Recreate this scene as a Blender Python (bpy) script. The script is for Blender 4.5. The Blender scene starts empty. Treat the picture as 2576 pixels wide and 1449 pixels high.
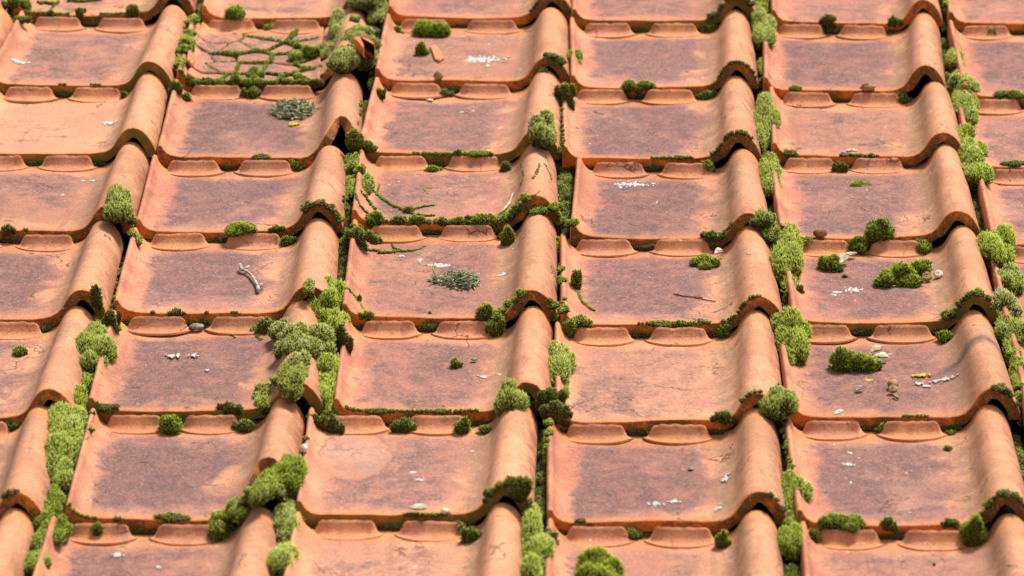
import bpy, math, random
import numpy as np
from mathutils import Matrix, Vector, noise as mnoise
random.seed(7); rng = np.random.default_rng(7)
scene = bpy.context.scene
C = scene.collection
# ------------------------------------------------------------------ camera, sky, sun, exposure
# roof coordinates: u along the courses, v up the slope, w away from the roof; metres
PITCH = math.radians(36)
ROOF = Matrix.Translation((0, 0, 5.2)) @ Matrix.Rotation(PITCH, 4, 'X')
CAM_P = np.array([0.3080816, -4.2742702, 1.8372593]); CAM_R = (0.4156347, -0.0300164, 0.0024536); FPX = 10385.14
IW, IH = 2576.0, 1449.0
def _rot(a, b, c):
    ca, sa, cb, sb, cc, sc = math.cos(a), math.sin(a), math.cos(b), math.sin(b), math.cos(c), math.sin(c)
    Rx = np.array([[1,0,0],[0,ca,-sa],[0,sa,ca]]); Ry = np.array([[cb,0,sb],[0,1,0],[-sb,0,cb]]); Rz = np.array([[cc,-sc,0],[sc,cc,0],[0,0,1]])
    return Rz @ Rx @ Ry
RC = _rot(*CAM_R) @ np.array([[1,0,0],[0,0,1],[0,-1,0]])
cd = bpy.data.cameras.new('camera'); cam = bpy.data.objects.new('camera', cd); C.objects.link(cam)
M = Matrix([list(r) for r in RC.T]).to_4x4(); M.translation = Vector(CAM_P)
cam.matrix_world = ROOF @ M
cd.sensor_width = 36; cd.lens = 36*FPX/IW; cd.clip_start = 0.1; cd.clip_end = 400
cd.dof.use_dof = True; cd.dof.focus_distance = 4.55; cd.dof.aperture_fstop = 9
scene.camera = cam
world = bpy.data.worlds.new('World'); scene.world = world; world.use_nodes = True
wn = world.node_tree.nodes; wl = world.node_tree.links
sky = wn.new('ShaderNodeTexSky'); sky.sky_type = 'NISHITA'; sky.sun_disc = False
SUN_EL, SUN_AZ = math.radians(74), math.radians(105)      # azimuth from +Y (up the slope) towards +X
sky.sun_elevation = SUN_EL; sky.sun_rotation = SUN_AZ; sky.air_density = 1.0; sky.dust_density = 3.0; sky.ozone_density = 0.6
hz = wn.new('ShaderNodeHueSaturation'); hz.inputs['Saturation'].default_value = 0.45      # thin white overcast
wl.new(sky.outputs[0], hz.inputs['Color']); wl.new(hz.outputs[0], wn['Background'].inputs[0]); wn['Background'].inputs[1].default_value = 0.078
sd = bpy.data.lights.new('sun', 'SUN'); sun = bpy.data.objects.new('sun', sd); C.objects.link(sun)
sd.energy = 3.3; sd.angle = math.radians(14); sd.color = (1.0, 0.95, 0.87)
sdir = Vector((math.sin(SUN_AZ)*math.cos(SUN_EL), math.cos(SUN_AZ)*math.cos(SUN_EL), math.sin(SUN_EL)))
sun.rotation_euler = sdir.to_track_quat('Z', 'Y').to_euler(); sun.location = (0, 0, 12)
scene.view_settings.view_transform = 'Standard'; scene.view_settings.look = 'None'
scene.view_settings.exposure = 0.74; scene.view_settings.gamma = 1.0

# ------------------------------------------------------------------ measured tiles and projection
COV, EXPO, HL, CR = .24, .235, .015, .031
def unproj(px, py, w):
    d = np.array([(px-IW/2)/FPX, -(py-IH/2)/FPX, -1.0]) @ RC
    return CAM_P + d*(w-CAM_P[2])/d[2]
def project(P):
    q = (np.asarray(P)-CAM_P) @ RC.T
    return IW/2+FPX*q[..., 0]/-q[..., 2], IH/2-FPX*q[..., 1]/-q[..., 2]
# lip left, lip right, roll crest at the lower end, rim foot
T = {
'Z0':(None,None,None,(-432,42)),'Z1':(None,None,None,(-485,210)),
'A0':((30,35),(345,36),(428,-3),(40,33)),'B0':((530,44),(852,45),None,(512,45)),'C0':((1024,46),(1315,40),(1388,3),(978,53)),
'D0':((1473,53),(1753,53),(1854,-2),(1443,53)),'E0':((1970,52),(2233,56),(2324,10),(1945,46)),'F0':((2409,56),(2576,58),None,(2387,40)),
'A1':((0,209),(305,214),(375,165),None),'B1':((470,210),(817,207),(868,158),(449,210)),'C1':((961,200),(1294,203),(1378,158),(947,200)),
'D1':((1473,222),(1767,217),(1854,156),(1440,224)),'E1':((1956,217),(2261,233),(2331,184),(1924,210)),'F1':((2457,242),(2576,243),None,(2425,242)),
'A2':((0,384),(259,387),(330,337),None),'B2':((414,405),(733,390),(850,332),(400,400)),'C2':((957,384),(1269,389),(1350,337),(908,380)),
'D2':((1452,403),(1770,396),(1858,345),(1420,405)),'E2':((1977,389),(2286,393),(2375,338),(1946,386)),'F2':((2482,417),(2576,417),None,(2440,417)),
'A3':((0,586),(186,577),(270,526),None),'B3':((372,582),(687,579),(800,519),(347,579)),'C3':((992,563),(1234,558),(1345,523),(890,561)),
'D3':((1476,593),(1798,598),(1885,540),(1440,589)),'E3':((2040,600),(2321,596),(2412,537),(1965,590)),'F3':((2542,612),(2576,612),None,(2495,610)),
'A4':((0,800),(116,800),(205,737),None),'B4':((330,789),(684,789),(775,726),(291,789)),'C4':((901,802),(1220,798),(1338,735),(866,796)),
'D4':((1490,817),(1795,817),(1910,747),(1417,807)),'E4':((2030,810),(2352,810),(2457,744),(1995,800)),'F4':((2556,822),(2576,822),None,(2530,822)),
'A5':((0,1050),(38,1043),(125,979),None),'B5':((245,1036),(631,1036),(750,962),(224,1030)),'C5':((877,1043),(1238,1032),(1325,971),(845,1039)),
'D5':((1445,1060),(1812,1060),(1910,986),(1403,1050)),'E5':((2040,1051),(2405,1051),(2503,985),(1988,1046)),'F5':(None,None,None,(2586,1062)),
'A6':(None,None,(40,1242),None),'B6':((210,1313),(547,1302),(664,1236),(168,1316)),'C6':((824,1299),(1196,1299),(1272,1234),(754,1280)),
'D6':((1420,1316),(1816,1313),(1911,1239),(1382,1313)),'E6':((2051,1323),(2415,1320),(2535,1263),(2010,1323)),
}
R7 = {'A7': (35,1292), 'B7': (650,1292), 'C7': (1265,1290), 'D7': (1903,1293), 'E7': (2540,1300)}
TILE = {}
for k, (l, r, c, rim) in T.items():
    if l and r and r[0]-l[0] > 150:
        p, q = unproj(*l, HL), unproj(*r, HL); v = (p[1]+q[1])/2; yaw = max(-.022, min(.022, math.atan2(q[1]-p[1], q[0]-p[0])))
    elif l: v = unproj(*l, HL)[1]; yaw = 0
    elif c: v = unproj(*c, HL+CR)[1]; yaw = 0
    else: v = unproj(*rim, HL)[1]; yaw = 0
    sx = 1.0
    if c and rim:
        uc, ur = unproj(*c, HL+CR)[0], unproj(*rim, HL)[0]; sx = max(.955, min(1.055, (uc-ur)/.200)); u = (uc+ur)/2-.103*sx
    else: u = unproj(*c, HL+CR)[0]-.203 if c else unproj(*rim, HL)[0]-.003
    TILE[k] = dict(u=u, v=v, yaw=yaw, sx=sx)
for k, c in R7.items():
    TILE[k] = dict(u=unproj(*c, .027)[0]-.203, v=TILE[k[0]+'6']['v']-EXPO*1.01, yaw=0, sx=1.0)
for k, t in TILE.items():
    up = k[0]+str(int(k[1])-1)
    t['E'] = TILE[up]['v']-t['v'] if up in TILE else EXPO
    t['tan'] = HL/t['E']
UC = dict(A1=(430,30), A2=(370,200), A3=(325,370), A4=(262,550), A5=(192,778), A6=(92,1020), B2=(862,187), B3=(830,367), B4=(800,555), B5=(742,780), B6=(715,1010),
  C1=(1385,25), C2=(1370,195), C3=(1348,370), C4=(1350,555), C5=(1340,775), C6=(1310,1010), D1=(1865,28), D2=(1850,192), D3=(1868,380), D4=(1885,560), D5=(1905,780), D6=(1905,1015),
  E1=(2325,32), E2=(2350,200), E3=(2380,375), E4=(2418,560), E5=(2450,785), E6=(2490,1020))
for k, t in TILE.items():
    t['sk'] = max(-.008, min(.008, unproj(*UC[k], .028)[0]-(t['u']+.203*t['sx'])+t['yaw']*t['E'])) if k in UC else 0.0
# roll taper and top profile (x, z in metres) at distance y from the lip
KX = np.array([0,.3,1,3.5,6,8,11,16,24,34, 46,57,68,80,92,104,116,128,139,150,161.5,169,175,179.5,182.8,185.7,188.8,192.6,197.2,203,209,214.5,219.5,224,227.5,229.7,230.4])/1000
KZ = np.array([-7,6,13.2,15,14,9.5,5.6,2.3,.5,0, -.3,-.5,-.6,-.6,-.6,-.5,-.4,-.2,0,.2,.9,2.4,5.2,9.2,14,19,23.4,27,29.6,30.4,29.2,26.2,21.8,15.8,9.5,3,-3])/1000
XC = .203
NRIM, NPAN = 9, 20          # columns 0..9 rim, 9..20 pan, 20.. roll
def profile(y, E, sk=0.0):
    y = np.clip(y, 0, None)
    f = np.clip(y/E, 0, 1.1)
    k = 1-.16*f; kz = 1.06-.08*f; xc = XC+sk*f
    rimh = np.where(y < E-.006, 1+.42*f, 0.0)
    X = np.empty(KX.shape); Z = KZ.copy()
    foot = xc-(XC-.150)*k
    X[:10] = KX[:10]
    pan = (KX >= .034) & (KX <= .1501)
    X[pan] = .034+(KX[pan]-.034)*(foot-.034)/(.150-.034)
    ro = KX > .1501; X[ro] = xc+(KX[ro]-XC)*k
    Z[ro] *= kz; Z[1:9] *= rimh
    return X, Z
def zheight(x, y, E, sk=0.0):
    X, Z = profile(y, E, sk)
    return float(np.interp(x, X, Z, left=-.03, right=-.03))
TK = list(TILE); TU = np.array([TILE[k]['u'] for k in TK]); TV = np.array([TILE[k]['v'] for k in TK]); TY = np.array([TILE[k]['yaw'] for k in TK]); TE = np.array([TILE[k]['E'] for k in TK]); TS = np.array([TILE[k]['sx'] for k in TK])
def surf(u, v):
    """height of the roof at (u, v) and the tile that carries it"""
    du, dv = u-TU, v-TV
    x = (du*np.cos(TY)+dv*np.sin(TY))/TS; y = -du*np.sin(TY)+dv*np.cos(TY)
    best, bk = -.03, None
    for i in np.nonzero((x > 0) & (x < .236) & (y > 0) & (y < TE+.006))[0]:
        h = HL*(1-y[i]/TE[i])+zheight(x[i], y[i], TE[i], TILE[TK[i]]['sk'])
        if h > best: best, bk = h, TK[i]
    return best, bk
def hit(px, py):
    a, b = unproj(px, py, .06), unproj(px, py, -.03)
    n = 90
    for i in range(n+1):
        p = a+(b-a)*i/n
        h, k = surf(p[0], p[1])
        if p[2] <= h: return np.array([p[0], p[1], max(h, p[2])]), k
    return b, None
def mmpx(p):                       # metres per pixel at a roof point
    return -((np.asarray(p)-CAM_P) @ RC.T)[2]/FPX
SA, CA = math.sin(math.radians(23.5)), math.cos(math.radians(23.5))

# ------------------------------------------------------------------ materials
def newmat(name):
    m = bpy.data.materials.new(name); m.use_nodes = True
    return m, m.node_tree.nodes, m.node_tree.links, m.node_tree.nodes['Principled BSDF']
class G:
    """tiny node-graph helper"""
    def __init__(s, m): s.n, s.l = m.node_tree.nodes, m.node_tree.links
    def put(s, sock, v):
        if hasattr(v, 'is_output'): s.l.new(v, sock)
        else: sock.default_value = v
    def math(s, op, a, b=0.0, c=None):
        n = s.n.new('ShaderNodeMath'); n.operation = op; s.put(n.inputs[0], a); s.put(n.inputs[1], b)
        if c is not None: s.put(n.inputs[2], c)
        return n.outputs[0]
    def mul(s, a, b): return s.math('MULTIPLY', a, b)
    def add(s, a, b): return s.math('ADD', a, b)
    def ss(s, x, a, b, lo=0.0, hi=1.0):
        n = s.n.new('ShaderNodeMapRange'); n.interpolation_type = 'SMOOTHSTEP'; s.put(n.inputs[0], x)
        s.put(n.inputs[1], a); s.put(n.inputs[2], b); s.put(n.inputs[3], lo); s.put(n.inputs[4], hi); return n.outputs[0]
    def noise(s, v, sc, det=4, ro=.6, dist=0.0):
        n = s.n.new('ShaderNodeTexNoise'); s.put(n.inputs['Vector'], v); n.inputs['Scale'].default_value = sc; n.inputs['Detail'].default_value = det
        n.inputs['Roughness'].default_value = ro; n.inputs['Distortion'].default_value = dist; return n.outputs[0]
    def mix(s, f, a, b):
        n = s.n.new('ShaderNodeMix'); n.data_type = 'RGBA'; s.put(n.inputs[0], f)
        s.put(n.inputs[6], a if hasattr(a, 'is_output') else (*a, 1)); s.put(n.inputs[7], b if hasattr(b, 'is_output') else (*b, 1)); return n.outputs[2]
    def attr(s, name, typ='GEOMETRY'):
        n = s.n.new('ShaderNodeAttribute'); n.attribute_name = name; n.attribute_type = typ; return n.outputs['Fac']
    def vmul(s, v, xyz):
        n = s.n.new('ShaderNodeVectorMath'); n.operation = 'MULTIPLY'; s.put(n.inputs[0], v); n.inputs[1].default_value = xyz; return n.outputs[0]
def terracotta():
    m, N, L, P = newmat('weathered terracotta'); g = G(m)
    tc = N.new('ShaderNodeTexCoord').outputs['Object']
    seed = g.attr('seed', 'OBJECT'); pat = g.attr('patina', 'OBJECT'); EL = g.attr('expo', 'OBJECT'); warm = g.attr('warm', 'OBJECT')
    cb = N.new('ShaderNodeCombineXYZ'); g.put(cb.inputs[0], seed); g.put(cb.inputs[1], g.mul(seed, 1.7)); g.put(cb.inputs[2], g.mul(seed, -.6))
    va = N.new('ShaderNodeVectorMath'); va.operation = 'ADD'; g.put(va.inputs[0], tc); g.put(va.inputs[1], cb.outputs[0]); p = va.outputs[0]
    sx = N.new('ShaderNodeSeparateXYZ'); L.new(tc, sx.inputs[0]); x, y, z = sx.outputs
    n1 = g.noise(p, 15, 5, .62, .4); n2 = g.noise(p, 60, 6, .68, .3); n3 = g.noise(p, 300, 4, .65); n4 = g.noise(p, 750, 2, .6)
    ns = g.noise(g.vmul(p, (1, 2.6, 1)), 55, 7, .72, .6)           # wear drawn out along the courses
    j = g.math('SUBTRACT', n2, .5); j1 = g.math('SUBTRACT', n1, .5)
    nb = g.math('SUBTRACT', g.noise(p, 8, 3, .5), .5)
    mL = g.ss(g.add(x, g.add(g.mul(j, .03), g.mul(j1, .06))), .018, .038)
    mR = g.ss(g.add(g.add(x, g.mul(y, -.06)), g.add(g.mul(j, .04), g.mul(j1, .11))), .132, .172, 1, 0)
    mB = g.ss(g.add(y, g.add(g.add(g.mul(j, .05), g.mul(j1, .09)), g.mul(nb, .16))), -.012, .045)
    mT = g.ss(g.add(g.math('SUBTRACT', y, EL), g.add(g.mul(j, .03), g.mul(j1, .05))), -.046, -.022, 1, 0)
    inner = g.mul(g.mul(mL, mR), g.mul(mB, mT))
    inner = g.mul(inner, g.ss(g.add(nb, g.mul(j, .4)), -.26, .02, .35, 1))
    thr = g.math('MULTIPLY_ADD', pat, -.27, .605)
    bl = g.add(g.add(g.mul(n1, .62), g.mul(n2, .16)), g.add(g.mul(ns, .16), g.mul(n3, .10)))
    blot = g.ss(g.math('SUBTRACT', bl, thr), -.09, .12)
    patina = g.mul(inner, blot)
    peach = (.64, .315, .190); pink = (.43, .180, .130); purple = (.165, .090, .095); slate = (.085, .064, .076); orange = (.66, .22, .075)
    base = g.mix(g.ss(n1, .36, .66), pink, peach)
    base = g.mix(g.mul(g.ss(ns, .5, .72), .4), base, (.43, .215, .165))
    base = g.mix(g.mul(warm, .5), base, (.70, .38, .22))
    # roll: tan with thin grey scratches across, grey-green film along the left flank, painted darker as form shading
    rollm = g.ss(x, .155, .180)
    base = g.mix(g.mul(rollm, .75), base, g.mix(g.ss(n1, .35, .68), (.50, .255, .150), (.68, .375, .225)))
    nsc = g.noise(g.vmul(p, (.5, 3.2, 1)), 60, 5, .75, 1.5)
    base = g.mix(g.mul(rollm, g.mul(g.ss(nsc, .53, .70), .75)), base, (.25, .16, .125))
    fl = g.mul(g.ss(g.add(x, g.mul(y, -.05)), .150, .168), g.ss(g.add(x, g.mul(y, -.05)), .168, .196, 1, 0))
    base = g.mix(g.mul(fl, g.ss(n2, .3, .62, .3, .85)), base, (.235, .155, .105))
    fr = g.mul(g.ss(x, .214, .228), g.ss(n2, .4, .65)); base = g.mix(g.mul(fr, .75), base, (.30, .105, .065))  # right flank painted darker red in place of form shading
    base = g.mix(g.mul(rollm, g.ss(g.add(g.mul(n1, .6), g.mul(n2, .4)), .50, .62, 0, .42)), base, (.30, .165, .125))
    # patina
    pan0 = g.mul(g.mul(mL, mR), g.ss(y, .0, .03)); base = g.mix(g.mul(g.mul(pan0, g.math('MULTIPLY_ADD', pat, .75, .38)), g.ss(n2, .3, .7, .42, .75)), base, g.mix(g.ss(n1, .38, .62), (.29, .165, .145), (.45, .255, .20)))
    pc = g.mix(g.ss(n2, .36, .64), purple, slate)
    base = g.mix(g.mul(patina, g.ss(n3, .25, .72, .58, .98)), base, pc)
    base = g.mix(g.mul(inner, g.mul(g.ss(ns, .56, .70), .35)), base, (.24, .14, .13))
    # fresh clay: upper end, crest of lugs, worn lower lip
    top = g.ss(g.add(g.math('SUBTRACT', y, EL), g.mul(j, .016)), -.018, -.004)
    lugm = g.mul(g.ss(g.add(g.math('SUBTRACT', y, EL), g.mul(j, .02)), -.040, -.028), g.ss(n2, .42, .62, 1, .25))
    base = g.mix(g.mul(g.math('MAXIMUM', top, g.mul(lugm, .65)), .75), base, (.66, .26, .095))
    lip = g.mul(g.ss(g.add(y, g.mul(j, .02)), .004, .016, 1, 0), .6); base = g.mix(lip, base, (.57, .25, .125))
    lugs = g.attr('lug'); base = g.mix(g.mul(g.ss(lugs, .0, .02), .7), base, g.mix(g.ss(n1, .4, .6), (.68, .31, .155), (.58, .26, .17)))
    base = g.mix(g.mul(g.ss(lugs, .45, .95), g.ss(n2, .40, .62, .15, .75)), base, (.27, .12, .085)); base = g.mix(g.mul(g.ss(lugs, .016, .004), g.ss(lugs, .0, .001)), base, (.40, .12, .04))  # dark orange ring at the lug foot paints in the crease shade
    # the clay face of the lower edge, damp and mossy in places
    front = g.attr('front'); base = g.mix(front, base, g.mix(g.ss(n1, .35, .7), (.68, .21, .055), (.54, .17, .06)))
    st = g.mul(g.ss(front, .25, .8), g.ss(g.add(g.add(g.mul(n1, .4), g.mul(n2, .35)), g.add(g.mul(n3, .25), g.mul(rollm, .05))), .46, .56)); base = g.mix(g.mul(st, .88), base, g.mix(g.ss(n3, .4, .6), (.055, .045, .016), (.15, .085, .03)))
    nst = g.noise(g.vmul(p, (1, .16, 1)), 70, 4, .6); base = g.mix(g.ss(nst, .52, .70, 0, .34), base, (.20, .105, .075))
    nbl = g.noise(p, 95, 4, .7, .8); base = g.mix(g.ss(nbl, .58, .68, 0, .38), base, (.17, .088, .075))
    # grain
    n5 = g.noise(p, 380, 3, .75); base = g.mix(g.ss(n5, .55, .68, 0, .45), base, (.20, .09, .075)); base = g.mix(g.ss(n5, .44, .33, 0, .32), base, (.88, .52, .34))
    base = g.mix(g.ss(n4, .60, .72, 0, .55), base, (.20, .085, .06))
    base = g.mix(g.ss(n4, .40, .27, 0, .45), base, (.85, .53, .36))
    base = g.mix(g.ss(g.noise(p, 170, 3, .6), .715, .74, 0, .8), base, (.72, .71, .66))
    base = g.mix(g.ss(g.noise(p, 140, 3, .7), .73, .75, 0, .8), base, (.05, .045, .03))
    vo = N.new('ShaderNodeTexVoronoi'); vo.feature = 'DISTANCE_TO_EDGE'; vo.inputs['Scale'].default_value = 13
    vd = N.new('ShaderNodeVectorMath'); vd.operation = 'ADD'; g.put(vd.inputs[0], p)
    nz = N.new('ShaderNodeTexNoise'); nz.inputs['Scale'].default_value = 40; nz.inputs['Detail'].default_value = 5; g.put(nz.inputs['Vector'], p)
    g.put(vd.inputs[1], g.vmul(nz.outputs['Color'], (.05, .05, .05))); L.new(vd.outputs[0], vo.inputs['Vector'])
    crack = g.mul(g.ss(vo.outputs['Distance'], .004, .016, 1, 0), g.ss(n1, .54, .62)); base = g.mix(g.mul(crack, .85), base, (.12, .06, .045))
    base = g.mix(g.mul(g.attr('soot'), g.ss(n3, .3, .6, .55, .92)), base, (.075, .062, .065))
    spe = g.add(g.attr('spall'), g.mul(j, .6)); base = g.mix(g.mul(g.mul(g.ss(spe, .40, .45), g.ss(spe, .52, .46)), g.ss(n1, .35, .6, .05, .6)), base, (.16, .075, .06))
    base = g.mix(g.ss(g.add(g.attr('spall'), g.mul(j, .6)), .44, .52, 0, .42), base, g.mix(g.ss(n1, .45, .6), (.56, .27, .165), (.47, .30, .25)))
    base = g.mix(g.mul(g.ss(g.add(g.attr('damp'), g.mul(j, .5)), .5, .8), .7), base, (.15, .13, .035))
    # row-scale tint
    hs = N.new('ShaderNodeHueSaturation'); g.put(hs.inputs['Color'], base); g.put(hs.inputs['Value'], g.attr('bright', 'OBJECT')); hs.inputs['Saturation'].default_value = 1.07
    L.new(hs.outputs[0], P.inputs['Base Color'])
    P.inputs['Roughness'].default_value = .82; P.inputs['Specular IOR Level'].default_value = .10
    b = N.new('ShaderNodeBump'); b.inputs['Strength'].default_value = .55; b.inputs['Distance'].default_value = .0016
    L.new(g.add(g.add(g.mul(n3, .7), g.mul(n4, .55)), g.add(g.mul(n2, .6), g.mul(crack, -.8))), b.inputs['Height']); L.new(b.outputs[0], P.inputs['Normal'])
    return m
TERRA = terracotta()
def mossmat():
    m, N, L, P = newmat('moss'); g = G(m)
    h = g.attr('h'); r = g.attr('rnd'); fz = g.attr('frost', 'OBJECT'); hue = g.attr('lush', 'OBJECT'); dry = g.attr('dry', 'OBJECT')
    tc = N.new('ShaderNodeTexCoord').outputs['Object']
    n = g.noise(tc, 130, 3, .6)
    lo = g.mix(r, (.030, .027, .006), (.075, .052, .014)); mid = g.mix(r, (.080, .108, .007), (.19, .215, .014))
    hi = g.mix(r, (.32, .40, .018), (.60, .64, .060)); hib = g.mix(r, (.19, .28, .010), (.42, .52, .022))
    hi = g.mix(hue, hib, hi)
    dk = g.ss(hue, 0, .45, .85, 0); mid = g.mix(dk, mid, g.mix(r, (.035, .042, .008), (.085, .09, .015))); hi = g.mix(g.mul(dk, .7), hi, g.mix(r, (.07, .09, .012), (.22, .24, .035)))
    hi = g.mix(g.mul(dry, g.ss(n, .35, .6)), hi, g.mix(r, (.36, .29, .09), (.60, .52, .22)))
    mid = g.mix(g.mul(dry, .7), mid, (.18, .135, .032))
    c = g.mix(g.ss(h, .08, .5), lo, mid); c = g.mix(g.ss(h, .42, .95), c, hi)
    c = g.mix(g.mul(g.mul(fz, g.ss(h, .80, .98)), g.ss(n, .34, .6, .25, 1)), c, (.66, .69, .52))
    c = g.mix(g.ss(g.mul(r, g.ss(h, .3, .6)), .965, .985), c, (.62, .60, .48))
    L.new(c, P.inputs['Base Color']); P.inputs['Roughness'].default_value = .7; P.inputs['Specular IOR Level'].default_value = .25
    tr = N.new('ShaderNodeBsdfTranslucent'); L.new(c, tr.inputs[0]); mx = N.new('ShaderNodeMixShader'); mx.inputs[0].default_value = .22
    L.new(P.outputs[0], mx.inputs[1]); L.new(tr.outputs[0], mx.inputs[2]); L.new(mx.outputs[0], N['Material Output'].inputs[0])
    return m
MOSS = mossmat()
def simple(name, a, b, sc=90, rough=.8, bump=.4):
    m, N, L, P = newmat(name); g = G(m)
    tc = N.new('ShaderNodeTexCoord').outputs['Object']; n = g.noise(tc, sc, 5, .65)
    L.new(g.mix(g.ss(n, .35, .65), a, b), P.inputs['Base Color']); P.inputs['Roughness'].default_value = rough; P.inputs['Specular IOR Level'].default_value = .12
    bp = N.new('ShaderNodeBump'); bp.inputs['Strength'].default_value = bump; bp.inputs['Distance'].default_value = .002; L.new(n, bp.inputs['Height']); L.new(bp.outputs[0], P.inputs['Normal'])
    return m
LICHEN = simple('white lichen', (.36, .34, .31), (.58, .57, .54), 420)
YLICHEN = simple('yellow lichen', (.34, .27, .04), (.55, .46, .06), 400)
DRYTUFT = simple('dry lichen strands', (.11, .115, .045), (.42, .42, .27), 160)
BARK = simple('bleached twig', (.22, .18, .135), (.55, .49, .41), 140)
HUSK = simple('brown husk', (.16, .075, .03), (.46, .29, .15), 120)
SHELL = simple('pale shell', (.45, .38, .28), (.78, .73, .63), 150, .45)
LEAF = simple('withered leaf', (.36, .29, .18), (.70, .62, .46), 120)
PEBBLE = simple('grey grit', (.14, .13, .12), (.34, .32, .29), 200)
ROOTM = simple('dry root', (.12, .06, .035), (.30, .17, .10), 120)
DECK = simple('dark boards', (.018, .012, .008), (.045, .028, .018), 30)
GROUND = simple('gravel', (.22, .20, .17), (.34, .31, .27), 3)

# ------------------------------------------------------------------ object helpers
def tag(o, label, cat, group=None, kind=None):
    if label: o['label'] = label
    if cat: o['category'] = cat
    if group: o['group'] = group
    if kind: o['kind'] = kind
def mesh_obj(name, V, F, mat, parent=None, attrs=None, normals=None, smooth=True, mw=None):
    me = bpy.data.meshes.new(name)
    V = np.asarray(V, dtype=np.float32)
    if isinstance(F, np.ndarray):
        k = F.shape[1]; me.vertices.add(len(V)); me.vertices.foreach_set('co', V.ravel())
        me.loops.add(F.size); me.loops.foreach_set('vertex_index', F.astype(np.int32).ravel())
        me.polygons.add(len(F)); me.polygons.foreach_set('loop_start', np.arange(0, F.size, k, dtype=np.int32))
        me.update(calc_edges=True); me.validate()
    else:
        me.from_pydata(V.tolist(), [], F); me.update()
    if smooth: me.polygons.foreach_set('use_smooth', np.ones(len(me.polygons), dtype=bool))
    for a, val in (attrs or {}).items():
        at = me.attributes.new(a, 'FLOAT', 'POINT'); at.data.foreach_set('value', np.asarray(val, dtype=np.float32))
    if normals is not None: me.normals_split_custom_set_from_vertices(normals.tolist())
    me.materials.append(mat)
    o = bpy.data.objects.new(name, me); C.objects.link(o)
    if parent: o.parent = parent
    if mw is not None: o.matrix_world = mw
    return o
def place(p): return ROOF @ Matrix.Translation(Vector(p))

# ------------------------------------------------------------------ words for labels
ORD = ['first', 'second', 'third', 'fourth', 'fifth', 'sixth']
ROWS = ['top row', 'second row', 'third row', 'fourth row', 'fifth row', 'sixth row', 'seventh row', 'bottom row']
def where(k): return ('rightmost' if k[0] == 'F' else ORD['ABCDE'.index(k[0])])+' tile of '+ROWS[int(k[1])] if k[0] in 'ABCDEF' else 'corner tile of '+ROWS[int(k[1])]
LOOK = {
'Z0': 'sliver of an orange tile roll cut off by the top left corner of the photo', 'Z1': 'narrow tile edge behind moss at the left border below the top left corner',
'A0': 'peach tile with moss creeping along cracks near its lower lip', 'B0': 'pale tile hanging above the crackled mossy one', 'C0': 'tile with a humped lower lip and open roll mouth',
'D0': 'smooth pinkish tile half cut by the top edge', 'E0': 'broad bare pink tile half cut by the top edge', 'F0': 'tile cut by the top right corner of the photo',
'A1': 'peach tile with two small white lichen spots at its left', 'B1': 'crackled tile shattered into fragments with moss in every joint', 'C1': 'tile with a long white lichen streak and two moss domes',
'D1': 'clean tile with dusky purple pan', 'E1': 'purplish tile with a pale worn blotch', 'F1': 'dark purple tile cut by the right border',
'A2': 'bright pale peach tile, the lightest one, with a white fleck', 'B2': 'bluish purple tile with its roll end broken into a ragged hole', 'C2': 'tile with a spiky moss tuft on its roll end',
'D2': 'plain dark purple tile without lichen', 'E2': 'peach streaked tile with a yellow lichen dot', 'F2': 'pinkish tile cut by the right border',
'A3': 'peach tile with a brown moss tuft on its roll end', 'B3': 'dark purple tile with a moss dome on its lower lip', 'C3': 'cracked tile with moss threads over pan and roll',
'D3': 'tile with a thin white lichen dash high on its pan', 'E3': 'tile with one small moss dome under its right lug', 'F3': 'purple tile cut by the right border',
'A4': 'reddish tile with fine cracks across its roll', 'B4': 'purple tile with a grey twig lying on its pan', 'C4': 'tile carrying a dry lichen nest and white spots',
'D4': 'tile with a moss dome below its right lug', 'E4': 'tile crowded with loose moss clods and a white lichen patch', 'F4': 'strip of tile behind moss at the right border',
'A5': 'dark pan tile with a small moss tuft cut by the left border', 'B5': 'rosy tile whose roll is covered by a big moss mat', 'C5': 'tile with a ring line around its roll',
'D5': 'pale peach tile with short dark scratches', 'E5': 'tile with a black painted band across its roll', 'F5': 'edge of a tile at the right border behind bright moss',
'A6': 'tile of which only the orange roll shows, cut by the left border', 'B6': 'dark purple tile with its roll end broken away under moss', 'C6': 'tile with a pale peeled patch at its upper left',
'D6': 'tile with paired white lichen marks at lower right', 'E6': 'dusky purple tile with one tiny moss dot', 'A7': 'pink roll end cut by the bottom left corner',
'B7': 'rosy tile with mossy lugs cut by the bottom edge', 'C7': 'pale peach tile cut by the bottom edge beside a tall moss cushion', 'D7': 'peach tile under the big moss dome at the bottom edge', 'E7': 'reddish tile cut by the bottom edge',
}
PATINA = dict(A0=.1, B0=.25, C0=.45, D0=.45, E0=.4, F0=.4, A1=.5, B1=.4, C1=.3, D1=.75, E1=.72, F1=.85, A2=.12, B2=.98, C2=.6, D2=.9, E2=.38, F2=.45,
              A3=.42, B3=.98, C3=.5, D3=.75, E3=.7, F3=.85, A4=.7, B4=.95, C4=.5, D4=.75, E4=.68, F4=.6, A5=.9, B5=.72, C5=.55, D5=.32, E5=.6, F5=.5,
              A6=.5, B6=.97, C6=.52, D6=.7, E6=.88, A7=.5, B7=.6, C7=.15, D7=.25, E7=.45)
WARM = dict(A0=.6, B0=.4, A1=.35, A2=.9, D5=.4, C1=.3, A3=.3, E2=.3, C7=.3, D7=.3, C6=.25)
def brk_B2(x):
    return np.interp(x, [.150, .165, .180, .188, .194, .199, .204, .212, .219, .226, .234], [0, -.004, .008, .014, .036, .054, .062, .058, .040, .028, .014])
def brk_B1(x): return np.interp(x, [.150, .17, .19, .205, .22, .234], [0, .02, .05, .06, .05, .05])
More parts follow.
